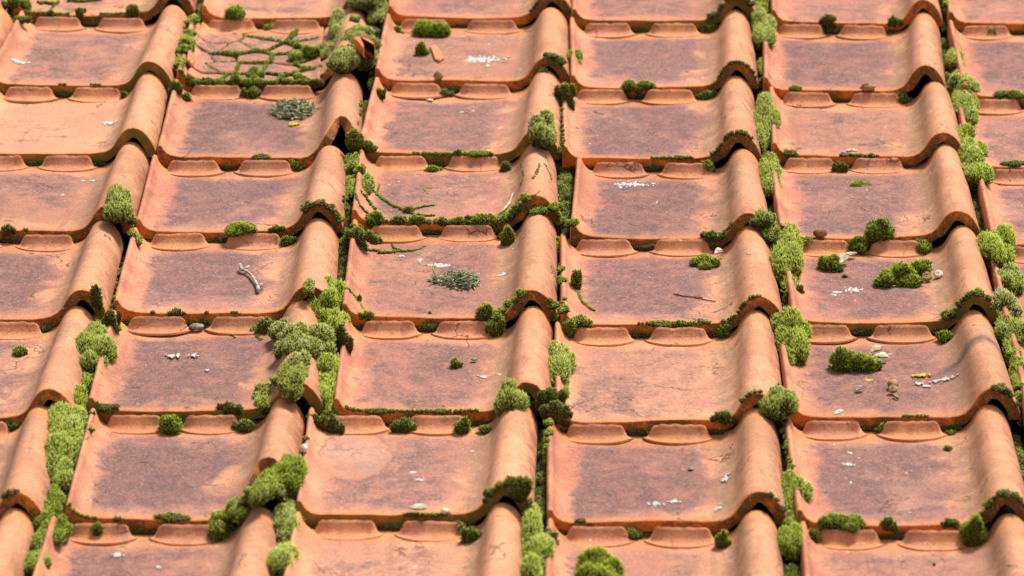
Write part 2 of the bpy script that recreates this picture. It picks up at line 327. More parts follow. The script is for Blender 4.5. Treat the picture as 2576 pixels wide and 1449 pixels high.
def brk_B6(x): return np.interp(x, [.150, .16, .17, .18, .19, .20, .215, .234], [0, .002, .02, .055, .075, .08, .07, .06])
def brk_C5(x): return np.interp(x, [.17, .195, .197, .214, .216, .234], [0, 0, .004, .006, 0, 0])
BRK = dict(B2=brk_B2, B1=brk_B1, B6=brk_B6, C5=brk_C5)

# ------------------------------------------------------------------ tiles
THK = .0100
def vnormals(V, F):
    F = np.asarray(F); a, b, c, d = (V[F[:, i]] for i in range(4))
    n = np.cross(c-a, d-b); N = np.zeros_like(V)
    for i in range(4): np.add.at(N, F[:, i], n)
    return N/np.maximum(np.linalg.norm(N, axis=1, keepdims=True), 1e-12)
def build_tile(k, idx):
    t = TILE[k]; E = t['E']; sd = idx*3.71+1.3
    root = bpy.data.objects.new('clay_tile', None); C.objects.link(root); root.empty_display_size = .05
    tau = math.atan(t['tan'])
    root.matrix_world = ROOF @ Matrix.Translation((t['u'], t['v'], HL)) @ Matrix.Rotation(t['yaw'], 4, 'Z') @ Matrix.Rotation(-tau, 4, 'X') @ Matrix.Diagonal((t['sx'], 1, 1, 1))
    lab = LOOK[k]
    if k[0] not in 'Z' and len((lab+', '+where(k)).split()) <= 16: lab = lab+', '+where(k)
    tag(root, lab, 'tile', 'terracotta tiles laid in rows')
    ys = [0, .0006, .0017, .0036, .007, .012, .019, .027, .036]
    ys = np.array(ys+list(np.linspace(.048, E-.012, 17))+[E-.0065, E-.0055, E-.001, E+.0015, E+.003, E+.0045, E+.006])
    NJ, NI = len(ys), len(KX)
    top = np.zeros((NJ, NI, 3)); bot = np.zeros((NJ, NI, 3)); fr = np.zeros((NJ, NI, 2))
    inset = {0: .0015, 1: .0006, 2: .0001}
    for jx, y in enumerate(ys):
        X, Z = profile(y, E, t['sk'])
        yy = np.full(NI, y)
        beyond = max(0.0, y-(E-.006))
        yy[:NPAN] += beyond*2.4                            # the pan runs on under the next tile
        dome = 1.0
        d = (E+.006)-y
        if d < .010: s = d/.010; dome = .80+.20*math.sqrt(max(0, 1-(1-s)**2))
        Zt = Z.copy(); Xt = X.copy()
        ro = np.arange(NI) >= NPAN+1
        Zt[ro] *= dome; xcc = XC+t['sk']; Xt[ro] = xcc+(Xt[ro]-xcc)*(.5+.5*dome)
        for i in range(NI):
            q = Vector((Xt[i]*11+sd, y*9, sd*2)); Zt[i] += .0026*mnoise.noise(q)+.0008*mnoise.noise(q*5)
            if i < NRIM: Zt[i] += (.0012*mnoise.noise(Vector((y*60, sd, 0))) if 1 <= i <= 5 else 0)
        # thickness along the profile normal
        dx = np.gradient(Xt); dz = np.gradient(Zt); ln = np.hypot(dx, dz)+1e-9; nx, nz = -dz/ln, dx/ln
        th = THK*np.where(np.arange(NI) > NPAN+2, 1.22, 1.0); xb = Xt-nx*th; zb = Zt-nz*th
        xb[:10] = np.linspace(.0006, .034, 10); zb[:10] = -.0120
        zb[10:NPAN+2] = Zt[10:NPAN+2]-.0120
        for i in range(NPAN+2, NI):                       # keep the inner face of the roll monotonic
            xb[i] = max(xb[i], xb[i-1]+.0001)
        last = Xt[-1]-THK*.85; m = np.arange(NI) >= NI-12
        xb[m] = np.minimum(xb[m], last-(NI-1-np.arange(NI)[m])*.0004)
        ins = inset.get(jx, 0)
        off = np.array([.0011*mnoise.noise(Vector((Xt[i]*45, sd, 1)))+.0026*mnoise.noise(Vector((Xt[i]*13, sd, 5)))+.0006*mnoise.noise(Vector((Xt[i]*190, sd, 3))) for i in range(NI)])
        if k in BRK: off = off+BRK[k](KX)+(np.abs(BRK[k](KX)) > .003)*np.array([.003*mnoise.noise(Vector((Xt[i]*160, sd, 9))) for i in range(NI)])
        fade = np.clip(1-y/.10, 0, 1)
        yt = yy+off*fade
        top[jx] = np.stack([Xt-nx*ins, yt, Zt-nz*ins], 1)
        bot[jx] = np.stack([xb, yt-(.0 if jx else -.0009), zb], 1)
        fr[jx, :, 0] = {0: .75, 1: .35, 2: .12}.get(jx, 0); fr[jx, :, 1] = 1
    V = np.concatenate([top.reshape(-1, 3), bot.reshape(-1, 3)]); o2 = NJ*NI
    attr = dict(front=np.concatenate([fr[:, :, 0].ravel(), fr[:, :, 1].ravel()]))
    x_, y_ = V[:, 0], V[:, 1]
    if k == 'E5':
        yc = .150-.55*np.clip(.205-x_, 0, 1)-.25*np.clip(x_-.205, 0, 1)
        attr['soot'] = np.where(x_ > .15, np.clip(1.25-np.abs(y_-yc)/.011, 0, 1)*np.clip((x_-.150)/.02, 0, 1), 0)
    if k == 'C6': attr['spall'] = np.clip(1.2-np.hypot((x_-.052)/.036, (y_-.150)/.062)*.75, 0, 1)
    if k in ('A1', 'A2', 'C2', 'E4', 'D0', 'C6', 'B5'): attr['damp'] = (attr['front'] > .3)*.75
    gi = lambda j, i: j*NI+i
    def faces(i0, i1, ends=''):
        F = []
        for j in range(NJ-1):
            for i in range(i0, i1):
                F.append((gi(j, i), gi(j, i+1), gi(j+1, i+1), gi(j+1, i)))
                F.append((o2+gi(j, i), o2+gi(j+1, i), o2+gi(j+1, i+1), o2+gi(j, i+1)))
        for i in range(i0, i1):
            F.append((gi(0, i), o2+gi(0, i), o2+gi(0, i+1), gi(0, i+1)))
            F.append((gi(NJ-1, i), gi(NJ-1, i+1), o2+gi(NJ-1, i+1), o2+gi(NJ-1, i)))
        if 'l' in ends: F += [(gi(j, 0), gi(j+1, 0), o2+gi(j+1, 0), o2+gi(j, 0)) for j in range(NJ-1)]
        if 'r' in ends: F += [(gi(j, NI-1), o2+gi(j, NI-1), o2+gi(j+1, NI-1), gi(j+1, NI-1)) for j in range(NJ-1)]
        return F
    allF = faces(0, NI-1, 'lr'); NV = vnormals(V, allF)
    def part(name, F):
        F = np.array(F); u = np.unique(F); mp = np.full(len(V), -1); mp[u] = np.arange(len(u))
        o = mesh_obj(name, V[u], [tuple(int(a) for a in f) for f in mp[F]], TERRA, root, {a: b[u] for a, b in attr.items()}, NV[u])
        props(o); return o
    def props(o):
        o['seed'] = float(sd % 37); o['patina'] = PATINA.get(k, .5); o['expo'] = float(E); o['warm'] = WARM.get(k, .0); o['bright'] = 1.0+.06*math.sin(idx*2.4)
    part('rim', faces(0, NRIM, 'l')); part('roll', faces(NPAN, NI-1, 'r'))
    if k != 'B1': part('pan', faces(NRIM, NPAN))
    else: shattered(root, props, E)
    # the two wind lugs below the next course
    f = 1.0
    for n, xc in enumerate((.0495, .132)):
        lug(root, props, xc+.0015*math.sin(idx*1.7+n), E, sd+n*5.3)
    return root
def lug(root, props, xc, E, sd):
    NA, NB = 23, 9; yc = E-.0085+.0012*mnoise.noise(Vector((sd, 0, 0))); V = []; at = []
    prof = [(0, -.0006), (.03, .0012), (.10, .0013), (.25, .0014), (.50, .0026), (.70, .0058), (.85, .0112), (.95, .0140), (1, .0138)]
    for b, z in prof:
        for i in range(NA):
            a = -1+2*i/(NA-1)
            hw = .0365-.0085*b
            ysoft = yc-.0175*(1-abs(a)**2.6)**.8-.0030
            y = ysoft+(yc-ysoft)*b
            edge = max(0, (abs(a)-.80)/.20)
            chip = .0012*mnoise.noise(Vector((a*4, sd, b*2)))+(-.0022*max(0, mnoise.noise(Vector((a*3, sd*3, 2)))-.15) if b > .6 else 0)
            zz = z*(1-.5*edge**2)+chip*(b**1.5)
            V.append((xc+a*hw, y, zz)); at.append(b)
    for i in range(NA):                                    # back face
        a = -1+2*i/(NA-1); V.append((xc+a*.0278, yc+.0022, .0120*(1-.3*max(0, (abs(a)-.86)/.14)**2))); at.append(1)
    for i in range(NA):
        a = -1+2*i/(NA-1); V.append((xc+a*.0282, yc+.0032, -.002)); at.append(1)
    nb = len(prof)+2
    F = [(j*NA+i, j*NA+i+1, (j+1)*NA+i+1, (j+1)*NA+i) for j in range(nb-1) for i in range(NA-1)]
    n0 = len(V)
    for s, i in ((0, 0), (1, NA-1)):                       # side skirts
        base = len(V)
        for j in range(nb): V.append((V[j*NA+i][0]+(-.0012 if s == 0 else .0012), V[j*NA+i][1], -.002)); at.append(.3)
        for j in range(nb-1):
            q = (j*NA+i, (j+1)*NA+i, base+j+1, base+j); F.append(q if s == 0 else q[::-1])
    o = mesh_obj('lug', V, F, TERRA, root, dict(lug=np.array(at)**2)); props(o)
    return o
FRAG_EDGES = []
def shattered(root, props, E):
    """the pan of the crackled tile: loose flakes of clay, each a part"""
    pts = [(.03,.016),(.052,.012),(.083,.018),(.11,.014),(.138,.017),(.16,.02),(.026,.05),(.055,.055),(.088,.06),(.118,.052),(.148,.06),(.165,.08),
           (.022,.095),(.05,.10),(.085,.105),(.104,.10),(.135,.10),(.155,.12),(.03,.14),(.06,.145),(.095,.15),(.125,.148),(.15,.16),(.028,.18),(.07,.185),(.11,.19),(.145,.195)]
    pts = [q for i, q in enumerate(pts) if i not in (1, 10, 15, 24)]
    pts = [(x+.004*math.sin(i*5.1), y+.007*math.cos(i*3.3)) for i, (x, y) in enumerate(pts)]
    box = [(.013, .001), (.172, .001), (.166, E+.02), (.013, E+.02)]
    for i, p in enumerate(pts):
        poly = box[:]
        for jx, q in enumerate(pts):
            if i == jx: continue
            mx, my = (p[0]+q[0])/2, (p[1]+q[1])/2; nx, ny = q[0]-p[0], q[1]-p[1]; out = []
            for a, b in zip(poly, poly[1:]+poly[:1]):
                da = (a[0]-mx)*nx+(a[1]-my)*ny; db = (b[0]-mx)*nx+(b[1]-my)*ny
                if da <= 0: out.append(a)
                if (da < 0) != (db < 0): s = da/(da-db); out.append((a[0]+(b[0]-a[0])*s, a[1]+(b[1]-a[1])*s))
            poly = out
            if not poly: break
        if len(poly) < 3: continue
        for a, b in zip(poly, poly[1:]+poly[:1]): FRAG_EDGES.append((a, b))
        # resample, roughen, shrink
        ring = []
        for a, b in zip(poly, poly[1:]+poly[:1]):
            n = max(2, int(math.hypot(b[0]-a[0], b[1]-a[1])/.006))
            for s in range(n):
                x, y = a[0]+(b[0]-a[0])*s/n, a[1]+(b[1]-a[1])*s/n
                ring.append((x+.0022*mnoise.noise(Vector((x*90, y*90, 3))), y+.0028*mnoise.noise(Vector((x*90, y*90, 8)))))
        cx = sum(r[0] for r in ring)/len(ring); cy = sum(r[1] for r in ring)/len(ring)
        tx, ty, dz = random.uniform(-.035, .035), random.uniform(-.05, .03), random.uniform(-.0022, .0026)
        def lay(sh, z):
            res = []
            for x, y in ring:
                d = math.hypot(x-cx, y-cy)+1e-6; s = max(.2, (d-sh)/d); X, Y = cx+(x-cx)*s, cy+(y-cy)*s
                rise = .012*max(0, (.035-X)/.022)**2+.006*max(0, (X-.150)/.02)**2
                res.append((X, Y, z+dz+rise+(X-cx)*tx+(Y-cy)*ty))
            return res
        n = len(ring); V = lay(.0014, -THK)+lay(.0010, -.0022)+lay(.0020, -.0004)+lay(.0045, .0003)+lay(.012, .0004)+[(cx, cy, dz+.0004)]
        F = [tuple(range(n-1, -1, -1))]
        for l in range(4): F += [(l*n+a, l*n+(a+1) % n, (l+1)*n+(a+1) % n, (l+1)*n+a) for a in range(n)]
        F += [(4*n+a, 4*n+(a+1) % n, 5*n) for a in range(n)]
        at = np.array([1.]*n+[.8]*n+[.15]*n+[0]*(2*n+1))
        o = mesh_obj('pan_fragment', V, F, TERRA, root, dict(front=at)); props(o)
    ch = 0
ROOT = {}
for idx, k in enumerate(TILE): ROOT[k] = build_tile(k, idx)

# ------------------------------------------------------------------ moss
UPR = np.array([0, math.sin(PITCH), math.cos(PITCH)])
KIND = {   # blade length, blade width, blades per mm2, up-pull, prefers (au -> av factor)
    'S': (.0054, .00105, .80, .70), 'R': (.0056, .00100, .75, .8), 'P': (.0042, .00095, .72, .40), 'G': (.0034, .0010, .55, .35), 'A': (.0040, .0010, .55, .45), 'C': (.0022, .0008, .8, .3)}
SPH = []
for a in range(9):
    th = math.pi*a/8
    for b in range(14): SPH.append((math.sin(th)*math.cos(2*math.pi*b/14), math.sin(th)*math.sin(2*math.pi*b/14), math.cos(th)))
SPH = np.array(SPH)
SPHF = np.array([(a*14+b, (a+1)*14+b, (a+1)*14+(b+1) % 14, a*14+(b+1) % 14) for a in range(8) for b in range(14)])
def moss(kind, lobes, label, frost=0., lush=.6, dry=0., blade=1.0, group='moss on the roof', cat='moss', name='moss_cushion'):
    """lobes: (centre in roof coords, (au, av, aw))"""
    bl, bw, dens, upk = KIND[kind]; bl *= blade
    org = lobes[0][0].copy(); more = []
    for c, ax in lobes:                                    # uneven pads on the main body
        if min(ax) > .0035 and kind != 'C':
            for q in range(7 if kind in 'SRG' else 5):
                d = rng.normal(size=3); d[2] = abs(d[2])*.7; d /= np.linalg.norm(d)
                if kind == 'G': more.append((c+np.array([random.uniform(-1.25, 1.25)*ax[0], random.uniform(-.3, .5)*ax[1], random.uniform(-.6, .35)*ax[2]]), tuple(a*random.uniform(.3, .55) for a in ax)))
                else: f = random.uniform(.34, .58); more.append((c+d*np.array(ax)*random.uniform(.62, .90 if kind != 'P' else .76), tuple(a*f*random.uniform(.8, 1.2) for a in ax)))
    lobes = [(c, tuple(a*(.80 if kind != 'C' else 1) for a in ax)) for c, ax in lobes]+more
    VV, TT, H, R = [], [], [], []; n0 = 0
    for c, ax in lobes:
        ax = np.array(ax); c = c-org
        # core
        nz = np.array([1+.16*mnoise.noise(Vector((p+(c+org)*60)*1.7)) for p in SPH])
        V = SPH*nz[:, None]*ax*.93+c
        tri = np.concatenate([SPHF[:, [0, 1, 2]], SPHF[:, [0, 2, 3]]])
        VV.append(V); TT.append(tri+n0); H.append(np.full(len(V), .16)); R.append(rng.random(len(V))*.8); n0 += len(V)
        area = 2.6*((ax[0]*ax[1]+ax[0]*ax[2]+ax[1]*ax[2])/3)*1e6*2.2
        n = int(min(2600, max(14, area*dens)))
        d = rng.normal(size=(n, 3)); d /= np.linalg.norm(d, axis=1, keepdims=True)
        d[:, 2] = np.where(d[:, 2] < -.35, -d[:, 2], d[:, 2])
        lump = np.array([1+.2*mnoise.noise(Vector(q*2.9+(c+org)*45)) for q in d])
        P = d*ax*lump[:, None]*.92+c
        nrm = d/ax; nrm /= np.linalg.norm(nrm, axis=1, keepdims=True)
        tuft = np.stack([np.array([mnoise.noise(Vector(q*4.5+np.array([s*7, 0, s]))) for q in d]) for s in (1, 2, 3)], 1)
        D = nrm*.85+UPR*upk+tuft*.48+rng.normal(size=(n, 3))*.20; D /= np.linalg.norm(D, axis=1, keepdims=True)
        Ls = bl*rng.uniform(.40, 1.30, n)*min(1.0, .45+ax.min()/.016)
        sd = np.cross(D, rng.normal(size=(n, 3))); sd /= np.linalg.norm(sd, axis=1, keepdims=True); s2 = np.cross(D, sd)
        w = bw*rng.uniform(.6, 1.2, n)
        B0 = P+sd*w[:, None]*.5; B1 = P-sd*w[:, None]*.25+s2*w[:, None]*.43; B2 = P-sd*w[:, None]*.25-s2*w[:, None]*.43
        mid = P+D*Ls[:, None]*.6; tip = P+D*Ls[:, None]+UPR*Ls[:, None]*.12
        M0 = mid+sd*w[:, None]*.55; M1 = mid-sd*w[:, None]*.27+s2*w[:, None]*.48; M2 = mid-sd*w[:, None]*.27-s2*w[:, None]*.48
        V = np.stack([B0, B1, B2, M0, M1, M2, tip], 1).reshape(-1, 3)
        b = np.arange(n)*7
        tr = []
        for a1, a2 in ((0, 1), (1, 2), (2, 0)):
            tr += [np.stack([b+a1, b+a2, b+3+a2], 1), np.stack([b+a1, b+3+a2, b+3+a1], 1), np.stack([b+3+a1, b+3+a2, b+6], 1)]
        VV.append(V); TT.append(np.concatenate(tr)+n0); n0 += len(V)
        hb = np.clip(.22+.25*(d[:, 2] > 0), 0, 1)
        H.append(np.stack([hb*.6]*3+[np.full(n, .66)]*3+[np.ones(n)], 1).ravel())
        R.append(np.repeat(rng.random(n), 7))
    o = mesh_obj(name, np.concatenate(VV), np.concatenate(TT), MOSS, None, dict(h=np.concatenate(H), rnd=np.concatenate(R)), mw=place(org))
    o.name = name; o['frost'] = float(frost)*.7; o['lush'] = float(lush); o['dry'] = float(dry)
    tag(o, label, cat, group)
    return o
def boxlobe(kind, x0, y0, x1, y1, w0=None):
    xc = (x0+x1)/2; guess = unproj(xc, y1-8, .01); s = mmpx(guess)
    au = max(.0018, (x1-x0)/2*s*1.0-KIND[kind][0]*.16); h = (y1-y0)*s; h = max(h*.55, h-KIND[kind][0]*.35)
    if kind in 'SR':
        aw = min(.026, au*1.25, h*.60); av = max(.004, (h*h-(aw*CA)**2)/(2*h)/SA)
        av = min(av, .085)
    else:
        av = au*.85
        for _ in range(12):
            q = (h-av*SA)**2-(av*SA)**2
            aw = math.sqrt(q)/CA if q > 0 else 0
            if aw > .25*av and h > av*SA: break
            av *= .85
        aw = max(aw, .002)
    py = y1-av*SA/s
    if kind == 'S' or w0 is not None: c = unproj(xc, py, .011 if w0 is None else w0)
    else:
        c, _ = hit(xc, py)
        if kind == 'R': c[2] -= .35*aw
    return c, (au, av, aw)
def strip(pts, r, jitter=.35, step=1.0, w0=None):
    out = []
    for (xa, ya), (xb, yb) in zip(pts, pts[1:]):
        L = math.hypot(xb-xa, yb-ya); n = max(1, int(L/(r*step)))
        for i in range(n+1):
            t = (i+random.uniform(-.3, .3))/n; x, y = xa+(xb-xa)*t+random.uniform(-1, 1)*r*jitter, ya+(yb-ya)*t+random.uniform(-1, 1)*r*jitter*.7
            c = unproj(x, y, w0) if w0 is not None else hit(x, y)[0]
            s = mmpx(c); rr = r*s*random.uniform(.65, 1.2)
            out.append((c, (rr, rr*random.uniform(.9, 1.5), rr*random.uniform(.6, .95))))
    return out
USED = {}
def uniq(words, k, extra=None):
    """looks + place; refuses a label already in use"""
    lab = words+((' '+where(k)) if k else '')
    n = len(lab.split())
    assert 4 <= n <= 16, (n, lab)
    assert lab not in USED, lab
    USED[lab] = 1
    return lab
SING = [('pair of moss clods', 'moss clod'), ('row of moss tufts', 'moss tuft'), ('tufts', 'tuft'), ('clumps', 'clump'), ('bits', 'bit'), ('cushions', 'cushion'), ('crumbs', 'crumb'), ('clods', 'clod')]
def MB(kind, words, k, boxes=(), strips=(), **o):
    lobes = [boxlobe(kind, *b) for b in boxes]
    for s in strips: lobes += strip(*s)
    for thr in (.004, .012, .02, .035, .06, .5):
        comp = list(range(len(lobes)))
        def root(i):
            while comp[i] != i: i = comp[i]
            return i
        for i in range(len(lobes)):
            for j in range(i):
                (ci, ai), (cj, aj) = lobes[i], lobes[j]
                if np.linalg.norm(ci-cj)-max(ai[:2])*.9-max(aj[:2])*.9 < (thr if kind != 'C' else .5): comp[root(i)] = root(j)
        groups = {}
        for i in range(len(lobes)): groups.setdefault(root(i), []).append(lobes[i])
        gl = [g for g in groups.values() if sum(a[0]*a[1] for c, a in g) > 1.2e-5] or [lobes]
        if len(gl) <= 5: break
    gl.sort(key=lambda g: float(np.mean([c[0] for c, a in g])))
    if len(gl) > 1:
        for a, b in SING: words = words.replace(a, b)
    names = {1: [''], 2: ['left ', 'right '], 3: ['leftmost ', 'middle ', 'rightmost ']}.get(len(gl)) or ['leftmost ']+[ORD[i]+' ' for i in range(1, len(gl)-1)]+['rightmost ']
    if len(gl) == 2 and abs(gl[0][0][0][1]-gl[1][0][0][1]) > 1.5*abs(gl[0][0][0][0]-gl[1][0][0][0]): names = ['lower ', 'upper '] if gl[0][0][0][1] < gl[1][0][0][1] else ['upper ', 'lower ']
    for g, nm in zip(gl, names): moss(kind, g, uniq(nm+words, k), **o)
gs = dict(group='moss cushions in the seams'); gg = dict(group='moss tufts under the tile lips'); gp = dict(group='moss clods on the tiles'); ga = dict(group='moss lining the roll mouths'); gc = dict(group='moss threads in cracks')
# --- seam at the left of the photo
MB('P', 'bright moss clod at left of lower lip of', 'A0', [(47,-6,82,27)], lush=.7, **gp)
MB('G', 'dark moss bunch at left corner of', 'A0', [(16,26,58,54),(30,40,72,62)], lush=.3, **gg)
MB('C', 'moss band along the crack of', 'A0', [], [([(98,6),(130,9),(147,5)],5), ([(174,2),(215,4),(252,0)],5), ([(147,7),(128,22)],2.5)], lush=.5, **gc)
MB('P', 'round moss clod over lower lip, right part of', 'A0', [(313,10,348,44)], lush=.4, **gp)
MB('G', 'moss bits hanging under lower lip of', 'A0', [(118,38,140,56),(88,42,112,54)], [([(60,42),(140,46),(170,44)],4.5), ([(255,48),(330,48),(370,58)],4)], lush=.4, frost=.2, **gg)
MB('G', 'moss tuft between the two lugs of', 'A1', [(190,40,214,67)], lush=.5, frost=.3, **gg)
MB('S', 'dark moss cushion at left border beside', 'A1', [(-14,62,8,118)], lush=.3, **gs)
MB('S', 'long pale moss mat in seam right of', 'A1', [(470,30,502,90),(450,85,500,150),(446,130,478,172)], [([(494,35),(482,60),(470,95),(462,130),(452,165)],13)], lush=.9, frost=.55, blade=.55, **gs)
MB('G', 'moss heap at right of roll mouth of', 'A1', [(426,196,452,228)], [([(440,205),(470,225),(500,212)],7)], lush=.4, **gg)
MB('G', 'dark moss tuft left of roll below', 'A1', [(300,224,325,254)], lush=.2, **gg)
MB('A', 'thin dark moss line on lower lip of', 'A1', [], [([(150,217),(165,222)],4), ([(230,218),(252,224)],4)], lush=.1, dry=.4, **ga)
# --- crackled tile
def frag_moss():
    t = TILE['B1']; L = []
    MI = Matrix.Translation((t['u'], t['v'], HL)) @ Matrix.Rotation(t['yaw'], 4, 'Z') @ Matrix.Rotation(-math.atan(t['tan']), 4, 'X') @ Matrix.Diagonal((t['sx'], 1, 1, 1))
    for a, b in FRAG_EDGES:
        if a > b: continue
        ln = math.hypot(b[0]-a[0], b[1]-a[1])
        if ln < .006: continue
        w = random.choice((0, .0011, .0013, .0016, .0022, .0030, .0044))
        mxx = (a[0]+b[0])/2
        if mxx > .145: w = max(w, .003)
        if w == 0: continue
        n = max(2, int(ln/(w*1.25)))
        for i in range(n+1):
            s = i/n; x = a[0]+(b[0]-a[0])*s; y = a[1]+(b[1]-a[1])*s
            r = w*random.uniform(.6, 1.35); L.append((np.array(MI @ Vector((x+random.uniform(-1, 1)*.0012, y+random.uniform(-1, 1)*.0016, -.0018))), (r, r*1.3, .003+r*.55)))
    return L
moss('C', frag_moss(), uniq('net of moss filling every joint between the fragments of', 'B1'), lush=.45, frost=.1, name='crack_moss', **gc)
MB('P', 'round bright moss dome above the left lug of', 'B1', [(562,30,617,70)], [([(585,66),(582,80),(590,92)],10)], lush=.75, **gp)
MB('P', 'moss patch beside the right lug of', 'B1', [(660,58,696,82)], lush=.7, **gp)
MB('P', 'loose bright moss clod at right side of', 'B1', [(758,108,808,156),(730,130,770,160)], lush=.8, **gp)
MB('P', 'grey green lichen clod in the middle of', 'B1', [(724,128,760,156)], lush=1., frost=1., **gp)
MB('P', 'pair of moss clods at lower lip of', 'B1', [(578,184,610,212),(616,172,665,200),(738,180,764,202)], lush=.45, **gp)
MB('G', 'moss clumps hanging under lower lip of', 'B1', [(616,214,655,252),(512,206,540,226),(452,226,486,258),(706,206,736,224)], [([(470,215),(520,222),(580,212),(690,214),(800,212)],6)], lush=.35, frost=.25, **gg)
MB('R', 'huge shaggy brown and green moss mat over roll of', 'B1', [(868,-26,962,50),(926,20,972,108),(826,26,880,106),(842,60,944,120),(872,96,962,164),(826,126,906,196),(800,100,850,150),(905,120,958,160)], [([(845,150),(835,185)],16),([(905,60),(940,100)],20)], lush=.85, frost=.5, dry=.75, blade=.7, **gs)
# --- C1
MB('P', 'big round moss dome over the left lug of', 'C1', [(1047,55,1128,103)], lush=.35, **gp)
MB('P', 'smaller moss dome beside a clay shard on', 'C1', [(1043,109,1080,145)], lush=.45, **gp)
MB('A', 'dark moss filling the roll mouth of', 'C1', [], [([(1366,180),(1384,170),(1402,184),(1412,196)],11)], lush=.1, dry=.5, **ga)
MB('S', 'bright moss cushion in seam right of', 'C1', [(1420,121,1464,183),(1431,90,1450,126)], lush=.6, blade=.7, **gs)
MB('G', 'moss bunch at right end of roll mouth of', 'C1', [(1399,200,1440,254)], [([(1412,250),(1413,290),(1416,330),(1418,368)],6)], lush=.35, **gg)
MB('G', 'dark moss tuft between lugs below', 'C1', [(1101,221,1134,245)], lush=.2, **gg)
MB('G', 'dark moss bunch below left lip of', 'C1', [(940,217,966,246)], lush=.1, dry=.4, **gg)
MB('A', 'moss trim on left side of roll mouth of', 'C0', [], [([(1335,40),(1345,18),(1358,4)],6)], lush=.1, dry=.6, **ga)
MB('G', 'dark moss in gap under left lip of', 'C0', [(985,62,1012,84)], lush=.4, **gg)
# --- C2
MB('R', 'spiky brown moss tuft on roll end of', 'C2', [(1330,304,1405,380)], lush=.5, dry=.8, frost=.25, **gs)
MB('G', 'moss heap at left corner of', 'C2', [(872,356,912,402),(900,375,945,404)], lush=.4, **gg)
MB('G', 'row of moss tufts hanging under lower lip of', 'C2', [(1168,396,1228,418),(1066,413,1108,438),(1142,388,1166,412)], [([(1040,402),(1110,400),(1180,408),(1240,408)],7)], lush=.5, **gg)
MB('G', 'dark moss knot beside roll below', 'C2', [(1255,400,1290,437)], lush=.1, dry=.5, **gg)
MB('S', 'trail of moss in seam right of', 'C2', [], [([(1408,395),(1412,432),(1408,470),(1420,500),(1424,545)],9)], lush=.75, blade=.5, **gs)
# --- C3
MB('S', 'lime green hanging moss left of upper rim of', 'C3', [(862,392,908,450),(868,440,902,500),(895,425,938,496)], [([(880,400),(905,430),(930,470)],11)], lush=.95, frost=.5, blade=.5, **gs)
MB('G', 'dark green moss heap at lower left corner of', 'C3', [(859,514,896,568),(873,560,924,616)], [([(880,560),(915,590)],12)], lush=.4, **gg)
MB('P', 'round moss dome on lower lip of', 'C3', [(919,533,971,570)], lush=.35, **gp)
MB('C', 'web of moss threads in the cracks of', 'C3', [(1012,519,1042,538)], [([(892,484),(905,520),(926,537)],3.2), ([(908,481),(933,512),(945,527)],4), ([(940,482),(964,502),(992,520),(1020,530),(1042,539),(1070,544),(1092,544)],3), ([(1042,527),(1070,519),(1092,517)],2.5), ([(1000,546),(1020,551)],5), ([(933,448),(955,466),(947,490),(972,508)],2), ([(1058,470),(1085,478)],3), ([(1065,478),(1076,490)],2)], lush=.3, name='crack_moss', **gc)
MB('C', 'moss threads in the cracks across the roll of', 'C3', [], [([(1312,414),(1318,442),(1312,464)],3.4), ([(1357,414),(1350,438),(1340,453)],4), ([(1371,417),(1382,438),(1386,453)],3.4), ([(1345,440),(1356,425)],3)], lush=.5, name='crack_moss', **gc)
MB('A', 'thick moss arch around the roll mouth of', 'C3', [(1258,556,1296,618)], [([(1226,562),(1252,552),(1268,548)],9), ([(1268,600),(1272,575),(1290,556),(1318,541),(1342,536)],13), ([(1366,536),(1392,550),(1412,570),(1430,590),(1442,610)],15)], lush=.5, **ga)
MB('G', 'long moss fringe under lower lip of', 'C3', [(982,566,1016,592),(1024,568,1064,596),(1094,574,1130,596),(1138,572,1176,596),(1182,566,1240,600),(926,586,956,615)], [([(925,575),(990,578),(1060,584),(1150,584),(1230,572)],8)], lush=.4, **gg)
MB('C', 'moss thread over the left lug of', 'C4', [], [([(985,596),(988,622),(1004,630)],4), ([(955,636),(1000,634),(1034,632),(1068,624)],3.6), ([(905,628),(955,632)],3)], lush=.5, name='crack_moss', **gc)
# --- C4
MB('G', 'dark moss bits at lower left corner of', 'C4', [(905,798,948,822),(918,782,936,800)], [([(873,726),(894,750),(908,772),(926,796)],3)], lush=.5, **gg)
MB('P', 'small moss tuft on the rim crack of', 'C4', [(895,737,914,762)], lush=.4, **gp)
MB('P', 'tiny brown moss dot near lower lip of', 'C4', [(1076,782,1087,792)], lush=.2, dry=.5, **gp)
MB('A', 'bright moss trim left of the roll mouth of', 'C4', [(1190,795,1240,838),(1225,795,1274,846)], [([(1250,792),(1270,776),(1296,762),(1322,756)],12)], lush=.65, **ga)
MB('A', 'bright moss trim right of the roll mouth of', 'C4', [(1402,800,1450,850),(1440,808,1497,836)], [([(1382,780),(1400,800),(1420,820)],13)], lush=.65, **ga)
MB('S', 'narrow moss strip in seam right of', 'C4', [], [([(1402,608),(1405,640),(1408,680),(1412,720)],9),([(1418,755),(1416,785),(1413,812)],8)], lush=.7, blade=.5, **gs)
MB('S', 'narrow moss strip in seam left of', 'C4', [], [([(852,590),(855,620),(854,650),(856,690),(858,715)],9)], lush=.55, blade=.5, **gs)
MB('P', 'small moss tuft hanging on the rim of', 'D4', [(1432,670,1466,730)], [([(1455,735),(1465,760),(1482,774),(1494,782)],2.2)], lush=.6, dry=.3, **gp)
